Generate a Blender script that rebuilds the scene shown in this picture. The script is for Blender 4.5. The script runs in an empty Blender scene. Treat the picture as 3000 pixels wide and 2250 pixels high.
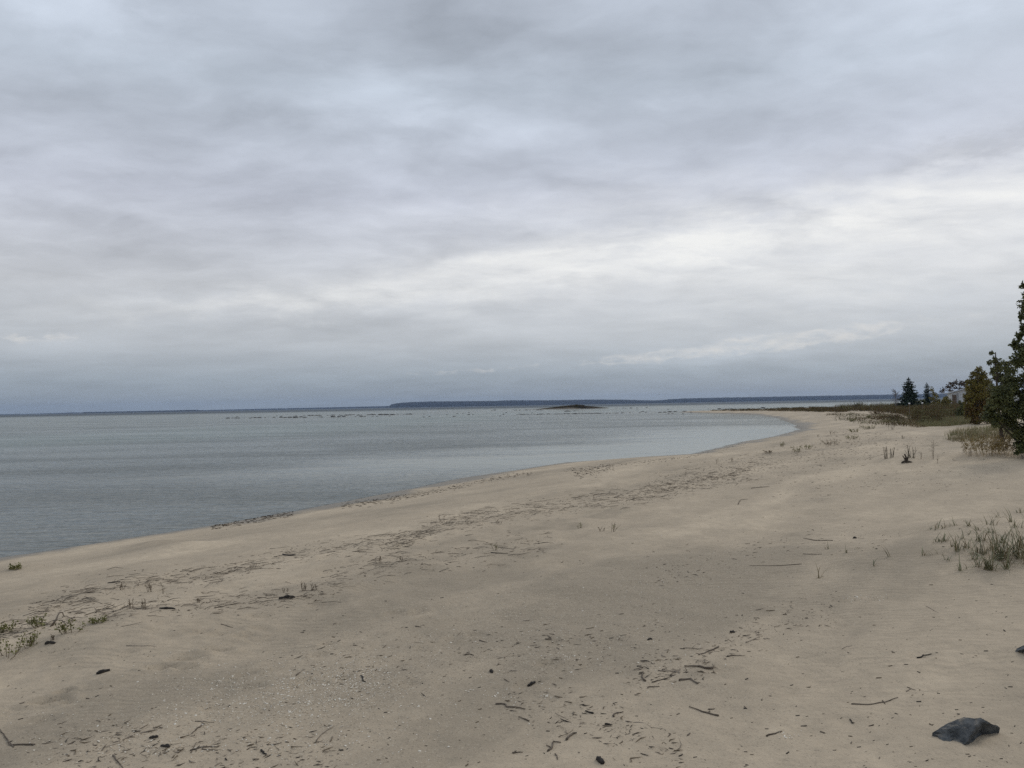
import bpy, bmesh, math, random
import numpy as np
from mathutils import Vector, Matrix, noise as mnoise
from mathutils.geometry import delaunay_2d_cdt

SC = bpy.context.scene
COL = SC.collection
R = math.radians
random.seed(7)
RNG = np.random.default_rng(11)

# ------------------------------------------------------------------ camera
FPX, CX, CY = 2350.0, 1500.0, 1125.0          # focal length and centre in the photo's own pixels
EYE = np.array([0.0, 0.0, 2.4])
PITCH, ROLL = R(1.51), R(1.014)
fwd = np.array([0, math.cos(PITCH), math.sin(PITCH)])
r0 = np.array([1.0, 0, 0]); u0 = np.array([0, -math.sin(PITCH), math.cos(PITCH)])
right = math.cos(ROLL) * r0 - math.sin(ROLL) * u0
up = math.cos(ROLL) * u0 + math.sin(ROLL) * r0
cd = bpy.data.cameras.new('camera'); cam = bpy.data.objects.new('camera', cd); COL.objects.link(cam)
cd.sensor_fit = 'HORIZONTAL'; cd.sensor_width = 36; cd.lens = 36 * FPX / 3000
cd.clip_start = 0.05; cd.clip_end = 20000
m = Matrix.Identity(4)
for i in range(3):
    m[i][0] = right[i]; m[i][1] = up[i]; m[i][2] = -fwd[i]; m[i][3] = EYE[i]
cam.matrix_world = m
SC.camera = cam

# ------------------------------------------------------------------ node helpers
def lin(h):
    h = h.lstrip('#')
    o = []
    for i in (0, 2, 4):
        c = int(h[i:i + 2], 16) / 255
        o.append(c / 12.92 if c <= .04045 else ((c + .055) / 1.055) ** 2.4)
    return o

class NT:
    def __init__(s, tree): s.t = tree; s.n = tree.nodes; s.l = tree.links
    def node(s, kind, **kw):
        n = s.n.new(kind)
        for k, v in kw.items(): setattr(n, k, v)
        return n
    def put(s, sock, v):
        if v is None: return
        if isinstance(v, bpy.types.NodeSocket): s.l.new(v, sock)
        elif isinstance(v, (tuple, list)) and len(v) == 3 and sock.type == 'RGBA': sock.default_value = (*v, 1)
        else: sock.default_value = v
    def math(s, op, a, b=None, c=None, clamp=False):
        n = s.node('ShaderNodeMath', operation=op, use_clamp=clamp)
        for i, v in enumerate((a, b, c)): s.put(n.inputs[i], v)
        return n.outputs[0]
    def vec(s, op, a, b=None, scale=None):
        n = s.node('ShaderNodeVectorMath', operation=op)
        s.put(n.inputs[0], a); s.put(n.inputs[1], b)
        if scale is not None: s.put(n.inputs['Scale'], scale)
        return n.outputs['Value'] if op in ('LENGTH', 'DOT_PRODUCT') else n.outputs[0]
    def comb(s, x, y, z):
        n = s.node('ShaderNodeCombineXYZ')
        for i, v in enumerate((x, y, z)): s.put(n.inputs[i], v)
        return n.outputs[0]
    def sep(s, v):
        n = s.node('ShaderNodeSeparateXYZ'); s.put(n.inputs[0], v); return n.outputs
    def noise(s, v, scale, detail=4, rough=.5, color=False, dist=0.0):
        n = s.node('ShaderNodeTexNoise')
        s.put(n.inputs['Vector'], v); s.put(n.inputs['Scale'], scale); s.put(n.inputs['Detail'], detail)
        s.put(n.inputs['Roughness'], rough); s.put(n.inputs['Distortion'], dist)
        return n.outputs['Color' if color else 'Fac']
    def mapr(s, v, a, b, c=0.0, d=1.0, smooth=True):
        n = s.node('ShaderNodeMapRange', interpolation_type='SMOOTHSTEP' if smooth else 'LINEAR')
        for i, x in enumerate((v, a, b, c, d)): s.put(n.inputs[i], x)
        return n.outputs[0]
    def ramp(s, v, stops):
        n = s.node('ShaderNodeValToRGB'); e = n.color_ramp.elements
        while len(e) < len(stops): e.new(.5)
        for k, (p, c) in zip(e, stops):
            k.position = p; k.color = (*c, 1)
        s.put(n.inputs[0], v)
        return n.outputs[0]
    def mix(s, f, a, b, blend='MIX'):
        n = s.node('ShaderNodeMix', data_type='RGBA', blend_type=blend)
        s.put(n.inputs[0], f); s.put(n.inputs[6], a); s.put(n.inputs[7], b)
        return n.outputs[2]
    def mixf(s, f, a, b):
        n = s.node('ShaderNodeMix', data_type='FLOAT')
        s.put(n.inputs[0], f); s.put(n.inputs[2], a); s.put(n.inputs[3], b)
        return n.outputs[0]

# ------------------------------------------------------------------ sky, sun, exposure
SUN_EL, SUN_AZ = R(34), R(48)                 # azimuth measured from +Y (view axis) towards +X
SKY_STRENGTH = 0.1
W = bpy.data.worlds.new('World'); SC.world = W; W.use_nodes = True
t = NT(W.node_tree); t.n.clear()
gen = t.node('ShaderNodeTexCoord').outputs['Generated']
d = t.vec('NORMALIZE', gen)
dx, dy, dz = t.sep(d)
zc = t.math('MAXIMUM', dz, 0.0)
az = t.math('MULTIPLY', t.math('ARCTAN2', dx, dy), 57.2958)
el = t.math('MULTIPLY', t.math('ARCSINE', zc), 57.2958)
den = t.math('ADD', zc, 0.16)
P = t.comb(t.math('DIVIDE', dx, den), t.math('DIVIDE', dy, den), 0.0)
warp = t.vec('SUBTRACT', t.noise(P, 1.6, 5, .55, color=True), (.5, .5, .5))
Pw = t.vec('ADD', P, t.vec('SCALE', warp, scale=.34))
big = t.mapr(t.noise(t.vec('MULTIPLY', Pw, (.85, 1.15, 1)), 1.7, 8, .56), .26, .74)
mid = t.noise(t.vec('MULTIPLY', Pw, (.8, 1.2, 1)), 4.6, 6, .52)
fine = t.noise(t.vec('MULTIPLY', Pw, (.8, 1.2, 1)), 15.0, 6, .62)
low = t.noise(t.comb(t.math('MULTIPLY', az, .05), t.math('MULTIPLY', el, .3), 3.1), 1.0, 7, .58)
wx, wy, _ = t.sep(warp)
wob = t.noise(t.comb(t.math('MULTIPLY', az, .22), t.math('MULTIPLY', el, .55), 7.7), 1.0, 5, .6, color=True)
w2 = t.vec('SUBTRACT', wob, (.5, .5, .5)); w2x, w2y, _ = t.sep(w2)
azw = t.math('ADD', az, t.math('ADD', t.math('MULTIPLY', wx, 10.0), t.math('MULTIPLY', w2x, 9.0)))
elw = t.math('ADD', el, t.math('ADD', t.math('MULTIPLY', wy, 2.5), t.math('MULTIPLY', w2y, 3.2)))
def cloud(px, py, a, b, tilt, plain=False):
    """soft elongated patch of cloud at a compass direction and height"""
    ca = math.degrees(math.atan((px - 1500) / FPX)); ce = (1213.5 - .0177 * px - py) * .0244
    a *= .0244; b *= .0244; c, s_ = math.cos(R(tilt)), math.sin(R(tilt))
    u = t.math('SUBTRACT', az if plain else azw, ca); v = t.math('SUBTRACT', el if plain else elw, ce)
    p = t.math('ADD', t.math('MULTIPLY', u, c / a), t.math('MULTIPLY', v, s_ / a))
    q = t.math('SUBTRACT', t.math('MULTIPLY', v, c / b), t.math('MULTIPLY', u, s_ / b))
    r2 = t.math('ADD', t.math('MULTIPLY', p, p), t.math('MULTIPLY', q, q))
    return t.math('POWER', 2.71828, t.math('MULTIPLY', r2, -1.0))
def total(lst):
    acc = None
    for (px, py, a, b, tilt, amp) in lst:
        g = t.math('MULTIPLY', cloud(px, py, a, b, tilt), amp)
        acc = g if acc is None else t.math('ADD', acc, g)
    return acc
def total0(lst):
    acc = None
    for (px, py, a, b, tilt, amp) in lst:
        g = t.math('MULTIPLY', cloud(px, py, a, b, tilt, True), amp)
        acc = g if acc is None else t.math('MAXIMUM', acc, g)
    return acc
BRIGHT = [(2600, 670, 950, 78, 4, .62), (1700, 780, 700, 62, 6, .46), (800, 900, 460, 32, 5, .34), (2600, 800, 900, 120, 3, .36), (1900, 600, 700, 60, 4, .14)]
PATCH = [(250, 200, 260, 80, -8, .26), (60, 80, 140, 50, 0, .16), (1060, 300, 190, 50, -4, .16), (1250, 355, 170, 28, -4, .12),
         (1400, 430, 330, 45, 4, .14), (2800, 160, 380, 90, 5, .24), (700, 10, 330, 60, 0, .14), (2100, 330, 420, 60, 6, .12),
         (1500, 130, 560, 150, -6, -.17), (480, 150, 160, 55, -10, -.11), (300, 480, 560, 100, 0, -.13), (1050, 420, 320, 40, 0, -.08),
         (1900, 330, 300, 45, 8, -.08), (2900, 545, 220, 26, 7, -.24), (2500, 20, 400, 70, 0, -.08), (250, 800, 500, 90, 0, -.07),
         (2150, 1030, 420, 36, 5, .13), (2500, 1000, 200, 22, 5, -.07), (2800, 1090, 260, 35, 4, -.07), (1050, 965, 220, 26, 4, -.09),
         (120, 1040, 260, 40, 0, .09), (1500, 1130, 900, 30, 2, -.06), (2400, 950, 900, 150, 0, .09), (150, 960, 260, 30, 0, -.06)]
br = total(BRIGHT)
pt = total(PATCH)
base = t.ramp(t.math('DIVIDE', el, 60.0, clamp=True), [
    (0.0, lin('#8d99a6')), (0.035, lin('#9ca6b0')), (0.075, lin('#b8bdc3')), (0.14, lin('#cacdd2')),
    (0.24, lin('#c5cad6')), (0.36, lin('#b9c2ce')), (0.5, lin('#bec6d3')), (1.0, lin('#b6bfcc'))])
hi = t.mapr(el, 4.0, 14.0)
tex = t.math('ADD', t.math('MULTIPLY', t.math('SUBTRACT', big, .5), t.mixf(hi, .11, .29)),
             t.math('ADD', t.math('MULTIPLY', t.math('SUBTRACT', mid, .5), t.mixf(hi, .16, .46)),
                    t.math('ADD', t.math('MULTIPLY', t.math('SUBTRACT', low, .5), t.mixf(hi, .24, .1)), t.math('MULTIPLY', t.math('SUBTRACT', fine, .5), t.mixf(hi, .03, .06)))))
gain = t.math('ADD', 1.0, t.math('ADD', pt, tex))
cl = t.vec('SCALE', base, scale=t.math('MAXIMUM', gain, .45))
brn = t.math('MULTIPLY', br, t.math('ADD', -.45, t.math('ADD', t.math('MULTIPLY', mid, 1.7), t.math('MULTIPLY', t.math('ADD', low, fine), .6))), clamp=True)
cl = t.mix(brn, cl, lin('#f4f4f2'))
env = t.math('MAXIMUM', 0.0, total0([(2280, 1012, 470, 30, 5, 1.0), (1900, 1050, 260, 22, 4, .8), (1400, 1085, 300, 14, 3, .5), (60, 1020, 200, 20, 3, .6)]))
puff = t.noise(t.comb(t.math('MULTIPLY', az, .62), t.math('MULTIPLY', el, 1.5), 2.2), 1.0, 7, .55)
pm = t.mapr(t.math('ADD', env, t.math('MULTIPLY', t.math('SUBTRACT', puff, .5), 1.5)), .42, .66)
pshade = t.noise(t.comb(t.math('MULTIPLY', az, .62), t.math('MULTIPLY', t.math('SUBTRACT', el, .35), 1.5), 2.2), 1.0, 7, .55)
pm = t.math('MULTIPLY', pm, t.math('ADD', .30, t.math('MULTIPLY', t.math('SUBTRACT', puff, pshade), -1.6), clamp=True))
cl = t.mix(pm, cl, lin('#e0dedb'))
sky = t.node('ShaderNodeTexSky', sky_type='NISHITA', sun_disc=False, sun_elevation=SUN_EL, sun_rotation=SUN_AZ)
cover = t.vec('SCALE', cl, scale=1.0 / SKY_STRENGTH)
final = t.mix(.96, sky.outputs[0], cover)
bg = t.node('ShaderNodeBackground'); t.put(bg.inputs[0], final); bg.inputs[1].default_value = SKY_STRENGTH
t.l.new(bg.outputs[0], t.node('ShaderNodeOutputWorld').inputs[0])

sl = bpy.data.lights.new('sun', 'SUN'); sl.energy = 0.85; sl.angle = R(16); sl.color = (1, .95, .87)
so = bpy.data.objects.new('sun', sl); COL.objects.link(so)
sd = Vector((math.sin(SUN_AZ) * math.cos(SUN_EL), math.cos(SUN_AZ) * math.cos(SUN_EL), math.sin(SUN_EL)))
so.rotation_euler = sd.to_track_quat('Z', 'Y').to_euler()
SC.view_settings.view_transform = 'Standard'; SC.view_settings.look = 'None'
SC.cycles.use_denoising = False
SC.view_settings.exposure = 0.0; SC.view_settings.gamma = 1.0

# ------------------------------------------------------------------ object helpers
def tag(o, label=None, cat=None, group=None, kind=None):
    for k, v in (('label', label), ('category', cat), ('group', group), ('kind', kind)):
        if v: o[k] = v
    return o

def link(name, me, parent=None):
    o = bpy.data.objects.new(name, me); COL.objects.link(o)
    if parent: o.parent = parent
    return o

def empty(name, loc, label, cat, group=None):
    o = bpy.data.objects.new(name, None); COL.objects.link(o); o.location = loc
    o.empty_display_size = .1
    return tag(o, label, cat, group)

class MB:
    def __init__(s): s.v = []; s.f = []; s.m = []
    def face(s, pts, mi=0):
        k = len(s.v); s.v += [tuple(p) for p in pts]; s.f.append(tuple(range(k, k + len(pts)))); s.m.append(mi)
    def box(s, a, b, mi=0):
        (x0, y0, z0), (x1, y1, z1) = a, b
        k = len(s.v)
        s.v += [(x0, y0, z0), (x1, y0, z0), (x1, y1, z0), (x0, y1, z0), (x0, y0, z1), (x1, y0, z1), (x1, y1, z1), (x0, y1, z1)]
        for q in ((0, 3, 2, 1), (4, 5, 6, 7), (0, 1, 5, 4), (1, 2, 6, 5), (2, 3, 7, 6), (3, 0, 4, 7)):
            s.f.append(tuple(k + i for i in q)); s.m.append(mi)
    def tube(s, pts, rad, n=5, mi=0):
        pts = [Vector(p) for p in pts]
        if not hasattr(rad, '__len__'): rad = [rad] * len(pts)
        k = len(s.v)
        ref = Vector((.31, .17, .93))
        for i, p in enumerate(pts):
            a = pts[max(i - 1, 0)]; b = pts[min(i + 1, len(pts) - 1)]
            tn = (b - a).normalized() if (b - a).length > 1e-9 else Vector((0, 0, 1))
            rr = ref if abs(tn.dot(ref)) < .95 else Vector((1, 0, 0))
            u = tn.cross(rr).normalized(); w = tn.cross(u)
            for j in range(n):
                an = 2 * math.pi * j / n
                s.v.append(tuple(p + (u * math.cos(an) + w * math.sin(an)) * rad[i]))
        for i in range(len(pts) - 1):
            for j in range(n):
                a = k + i * n + j; b = k + i * n + (j + 1) % n
                s.f.append((a, b, b + n, a + n)); s.m.append(mi)
        s.f.append(tuple(k + j for j in range(n))[::-1]); s.m.append(mi)
        e = k + (len(pts) - 1) * n
        s.f.append(tuple(e + j for j in range(n))); s.m.append(mi)
    def leaf(s, p, dr, nr, L, Wd, mi=0):
        """a pointed, slightly folded leaf"""
        dr = dr.normalized(); sd_ = dr.cross(nr)
        if sd_.length < 1e-4: sd_ = dr.orthogonal()
        sd_.normalize(); nn = sd_.cross(dr)
        k = len(s.v)
        q = [p, p + dr * L * .45 + sd_ * Wd * .5 + nn * Wd * .18, p + dr * L, p + dr * L * .45 - sd_ * Wd * .5 + nn * Wd * .18]
        s.v += [tuple(x) for x in q]
        s.f += [(k, k + 1, k + 2), (k, k + 2, k + 3)]; s.m += [mi, mi]
    def blade(s, p, az_, lean, L, w, curl, mi=0, segs=4):
        """a tapering blade of grass that bends over"""
        p = Vector(p); a = lean; k = len(s.v); side = Vector((-math.sin(az_), math.cos(az_), 0))
        for i in range(segs + 1):
            ww = w * (1 - (i / segs) ** 1.6) * .5 + w * .04
            s.v += [tuple(p - side * ww), tuple(p + side * ww)]
            dv = Vector((math.cos(az_) * math.sin(a), math.sin(az_) * math.sin(a), math.cos(a)))
            p = p + dv * (L / segs); a += curl / segs
        for i in range(segs):
            b = k + 2 * i; s.f.append((b, b + 1, b + 3, b + 2)); s.m.append(mi)
    def mesh(s, name, mats, smooth=False):
        me = bpy.data.meshes.new(name); me.from_pydata(s.v, [], s.f)
        for mt in (mats if isinstance(mats, (list, tuple)) else [mats]): me.materials.append(mt)
        me.polygons.foreach_set('material_index', s.m)
        if smooth: me.polygons.foreach_set('use_smooth', [True] * len(s.f))
        me.update()
        return me
    def build(s, name, mats, parent=None, smooth=False):
        return link(name, s.mesh(name, mats, smooth), parent)

# ------------------------------------------------------------------ terrain shape
def vnoise(x, y, seed=0):
    xi = np.floor(x).astype(np.int64); yi = np.floor(y).astype(np.int64)
    fx = x - xi; fy = y - yi; fx = fx * fx * (3 - 2 * fx); fy = fy * fy * (3 - 2 * fy)
    def h(a, b):
        n = (a * 374761393 + b * 668265263 + seed * 1442695041) & 0xffffffff
        n = ((n ^ (n >> 13)) * 1274126177) & 0xffffffff
        return ((n ^ (n >> 16)) & 0xffff) / 32767.5 - 1
    a = h(xi, yi); b = h(xi + 1, yi); c = h(xi, yi + 1); e = h(xi + 1, yi + 1)
    return (a * (1 - fx) + b * fx) * (1 - fy) + (c * (1 - fx) + e * fx) * fy
def fbm(x, y, oct=4, seed=0):
    s_ = 0; a = .5
    for i in range(oct):
        s_ = s_ + a * vnoise(x, y, seed + i * 17); x = x * 2.03 + 5.1; y = y * 2.03 + 1.7; a *= .5
    return s_
def sstep(x, a, b):
    q = np.clip((x - a) / (b - a), 0, 1); return q * q * (3 - 2 * q)

def ray(px, py):
    v = fwd * FPX + (px - CX) * right + (CY - py) * up
    return v / v[1]                                  # per metre of depth
def on_level(px, py, z=0.0):
    v = ray(px, py); k = (z - EYE[2]) / v[2]
    return EYE + v * k
def up_at(px, py, Y):
    return EYE + ray(px, py) * Y

SHORE_PX = [(0, 1635), (400, 1575), (620, 1541), (850, 1501), (1100, 1453), (1350, 1403), (1640, 1360), (1830, 1345), (2000, 1334), (2076, 1318), (2177, 1296), (2250, 1284),
            (2291, 1272), (2343, 1259), (2329, 1245), (2297, 1231), (2272, 1224), (2221, 1216), (2158, 1213), (2104, 1211.5), (2040, 1210), (1985, 1208)]
near = [tuple(on_level(*p)[:2]) for p in SHORE_PX]
LAND = [(-125, -149), (-26, -11)] + near + [(41.5, 194), (47, 186), (56, 177), (67, 172), (86, 180), (120, 206), (165, 270), (300, 420), (700, 500), (700, -149)]
LA = np.array(LAND); LB = np.roll(LA, -1, axis=0)
def shore(x, y):
    """signed distance to the waterline, positive on land"""
    x = np.asarray(x, float); y = np.asarray(y, float)
    dm = np.full(x.shape, 1e18); ins = np.zeros(x.shape, bool)
    for (ax, ay), (bx, by) in zip(LA, LB):
        ex, ey = bx - ax, by - ay
        q = np.clip(((x - ax) * ex + (y - ay) * ey) / (ex * ex + ey * ey), 0, 1)
        dm = np.minimum(dm, (x - ax - q * ex) ** 2 + (y - ay - q * ey) ** 2)
        c = ((ay > y) != (by > y)) & (x < ex * (y - ay) / (ey if ey else 1e-12) + ax)
        ins ^= c
    s_ = np.where(ins, 1, -1) * np.sqrt(dm)
    far = np.clip(np.hypot(x, y) / 60, .35, 1.6)
    return s_ + (fbm(x / 2.6, y / 2.6, 3, 5) * .45 + fbm(x / .7, y / .7, 2, 9) * .17) * far
_tx = np.arange(-3000, 400, .05)
_ty = np.interp(_tx, [-3000, -400, -100, -30, -8, -1, 0, .35, 1.6, 4, 8, 15, 25, 60, 150, 400],
                [-5, -4.5, -3, -1.7, -.8, -.26, 0, .085, .17, .36, .56, .8, .97, 1.15, 1.2, 1.2])
_k = np.exp(-np.linspace(-2.5, 2.5, 31) ** 2); _k /= _k.sum()
_sm = np.convolve(_ty, _k, 'same'); _sm[:40] = _ty[:40]; _sm[-40:] = _ty[-40:]
MOUNDS = []; DENTS = []
def height0(x, y):
    x = np.asarray(x, float); y = np.asarray(y, float)
    s_ = shore(x, y)
    z = np.interp(s_, _tx, _sm)
    inl = sstep(s_, 2, 9)
    z = z + inl * (fbm(x / 2.1, y / 2.1, 3, 21) * .05 + fbm(x / .6, y / .6, 3, 33) * .036 + np.minimum(fbm(x / .23, y / .23, 2, 51), .1) * .022) + np.exp(-((s_ - 7.2) / 2.6) ** 2) * (fbm(x / .9, y / .9, 3, 61) * .075 + fbm(x / .35, y / .35, 2, 63) * .03) + sstep(s_, 22, 50) * fbm(x / 7, y / 7, 3, 41) * .16
    return z, s_
def height(x, y, both=False):
    z, s_ = height0(x, y)
    for (mx, my, rx, ry, hh) in MOUNDS:
        z = z + hh * np.exp(-(((x - mx) / rx) ** 2 + ((y - my) / ry) ** 2))
    for (mx, my, rx, ry, an, hh) in DENTS:
        c, s2 = math.cos(an), math.sin(an)
        u = ((x - mx) * c + (y - my) * s2) / rx; v = (-(x - mx) * s2 + (y - my) * c) / ry
        q = u * u + v * v
        z = z - hh * np.exp(-q * 1.6) + hh * .45 * np.exp(-(np.sqrt(q) - 1.35) ** 2 * 5)
    return (z, s_) if both else z
LUT = None
_ts = 1.5 * 1.012 ** np.arange(0, 450)
def lookup(x, y):
    """height read off the ground sheet itself once it exists"""
    if LUT is None: return height(x, y)
    an, rs, Zg = LUT
    a = np.clip((np.degrees(np.arctan2(x, y)) + 42) / .16, 0, len(an) - 1.001); r_ = np.hypot(x, y)
    i = np.clip(np.searchsorted(rs, r_) - 1, 0, len(rs) - 2); f = np.clip((r_ - rs[i]) / (rs[i + 1] - rs[i]), 0, 1)
    j = a.astype(int); g = a - j
    return (Zg[i, j] * (1 - g) + Zg[i, j + 1] * g) * (1 - f) + (Zg[i + 1, j] * (1 - g) + Zg[i + 1, j + 1] * g) * f
def at(px, py):
    """ground point seen in a given direction"""
    v = ray(px, py); k = _ts
    for _ in range(2):
        x, y, z = EYE[0] + v[0] * k, EYE[1] + v[1] * k, EYE[2] + v[2] * k
        g = lookup(x, y) - z
        i = int(np.argmax(g > 0))
        if g[i] <= 0: return None
        i = max(i, 1); k = np.linspace(k[i - 1], k[i], 12); 
    g0 = g[i - 1]; f = g0 / (g0 - g[i]) if g0 != g[i] else 0
    kk = x[i - 1] / v[0] if abs(v[0]) > 1e-9 else y[i - 1]
    kk = y[i - 1] + f * (y[i] - y[i - 1])
    X, Y = v[0] * kk, kk
    return Vector((X, Y, float(lookup(np.array([X]), np.array([Y]))[0])))
def gz(x, y): return float(lookup(np.array([float(x)]), np.array([float(y)]))[0])
def gzs(x, y): return lookup(np.asarray(x, float), np.asarray(y, float))

for (px, py, rx, ry, hh) in [(2900, 1640, 1.1, .9, .16), (2790, 1570, .8, .7, .09), (2990, 1560, 1.2, 1.0, .14), (463, 1595, .45, .35, .07), (540, 1602, .5, .35, .08), (40, 1672, .5, .4, .08),
                             (330, 1905, .5, .3, .05), (240, 1850, .9, .5, .07), (420, 1800, .8, .5, .05), (870, 1750, .9, .5, .05), (1300, 1545, .9, .6, .07), (1100, 1665, .8, .5, .06),
                             (1150, 1590, .6, .5, .06), (1470, 1625, .7, .5, .05), (2604, 1345, .8, .7, .09), (2668, 1350, .9, .7, .1), (2520, 1615, .6, .5, .05), (2335, 1330, 1, .8, .12),
                             (2440, 1306, 1.5, 1, .14), (2617, 1234, 2.5, 2, .3), (2900, 1340, 1.6, 1.2, .2), (2960, 1900, .5, .35, .03), (2830, 2190, .35, .25, .03), (1000, 1760, 1.2, .7, .05)]:
    q = at(px, py); MOUNDS.append((q.x, q.y, rx, ry, hh))
for (px, py, L, w, hh) in [(545, 1930, .12, .05, .026), (480, 1960, .13, .05, .026), (545, 1956, .08, .05, .018), (640, 1906, .11, .045, .024), (650, 1858, .12, .05, .016), (720, 1864, .1, .05, .018),
                           (145, 2056, .12, .05, .026), (185, 2028, .06, .04, .02), (200, 2058, .05, .03, .015), (190, 1941, .09, .045, .016), (120, 2110, .1, .05, .012), (960, 1886, .07, .05, .016),
                           (935, 1920, .07, .04, .014), (1010, 1985, .07, .04, .014), (625, 2075, .08, .05, .012), (1390, 1860, .09, .05, .012), (1240, 1812, .1, .06, .012), (2700, 1920, .1, .06, .01)]:
    q = at(px, py); DENTS.append((q.x, q.y, L, w, random.uniform(.1, .7), hh * 1.7))

random.seed(19)
for _ in range(34):
    q = at(random.uniform(150, 2300), random.uniform(1660, 2020)); DENTS.append((q.x, q.y, random.uniform(.07, .13), random.uniform(.04, .06), random.uniform(-.2, 1.4), random.uniform(.012, .03)))
random.seed(7)

def polar(nr_growth, r_in, r_out, da, half):
    rs = [.05]
    while rs[-1] < r_in: rs.append(rs[-1] * 1.16)
    while rs[-1] < 320: rs.append(rs[-1] * (1 + nr_growth))
    while rs[-1] < r_out: rs.append(rs[-1] * 1.06)
    rs[-1] = r_out
    an = list(np.arange(-half, half + 1e-6, da)) + list(np.arange(half + 3, 360 - half - 2, 3.0))
    an = np.radians(np.array(an)); rs = np.array(rs)
    A, Rr = np.meshgrid(an, rs)
    return Rr * np.sin(A), Rr * np.cos(A)
def grid_mesh(name, X, Y, Z, attrs, mat):
    nr, na = X.shape
    co = np.stack([X, Y, Z], -1).reshape(-1, 3)
    co = np.vstack([co, [[0, 0, Z[0].mean()]]])
    i = np.arange(nr - 1)[:, None]; j = np.arange(na)[None, :]; jn = (j + 1) % na
    q = np.stack([i * na + j, (i + 1) * na + j, (i + 1) * na + jn, i * na + jn], -1).reshape(-1, 4)
    q = q[:, ::-1]
    jj = np.arange(na); tri = np.stack([np.full(na, nr * na), (jj), (jj + 1) % na], -1)[:, ::-1]
    me = bpy.data.meshes.new(name)
    me.vertices.add(len(co)); me.vertices.foreach_set('co', co.ravel().astype(np.float32))
    loops = np.concatenate([q.ravel(), tri.ravel()]).astype(np.int32)
    me.loops.add(len(loops)); me.loops.foreach_set('vertex_index', loops)
    st = np.concatenate([np.arange(len(q)) * 4, len(q) * 4 + np.arange(len(tri)) * 3]).astype(np.int32)
    me.polygons.add(len(st)); me.polygons.foreach_set('loop_start', st)
    me.polygons.foreach_set('use_smooth', np.ones(len(st), bool))
    me.update(calc_edges=True); me.validate()
    for an_, vals in attrs.items():
        a = me.attributes.new(an_, 'FLOAT', 'POINT')
        a.data.foreach_set('value', np.append(vals.ravel(), 0).astype(np.float32))
    me.materials.append(mat)
    return me

# ------------------------------------------------------------------ materials
def new_mat(name):
    mt = bpy.data.materials.new(name); mt.use_nodes = True
    k = NT(mt.node_tree); k.n.clear()
    b = k.node('ShaderNodeBsdfPrincipled'); o = k.node('ShaderNodeOutputMaterial'); k.l.new(b.outputs[0], o.inputs[0])
    return mt, k, b
def simple(name, c1, c2, scale=8, rough=.9, spec=.25, bump=0.0, bscale=40, island=False, coord='Object', trans=0.0):
    mt, k, b = new_mat(name)
    if coord == 'Object': co = k.node('ShaderNodeTexCoord').outputs['Object']
    else: co = k.node('ShaderNodeNewGeometry').outputs['Position']
    f = k.noise(co, scale, 4, .6)
    f = k.mapr(f, .3, .7)
    if island:
        g = k.node('ShaderNodeNewGeometry').outputs['Random Per Island']
        f = k.math('ADD', k.math('MULTIPLY', f, .45), k.math('MULTIPLY', g, .55))
    k.put(b.inputs['Base Color'], k.mix(f, c1, c2))
    b.inputs['Roughness'].default_value = rough; b.inputs['Specular IOR Level'].default_value = spec
    if bump:
        bn = k.node('ShaderNodeBump'); bn.inputs['Strength'].default_value = bump; bn.inputs['Distance'].default_value = .02
        k.put(bn.inputs['Height'], k.noise(co, bscale, 5, .6)); k.l.new(bn.outputs[0], b.inputs['Normal'])
    return mt

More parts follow.
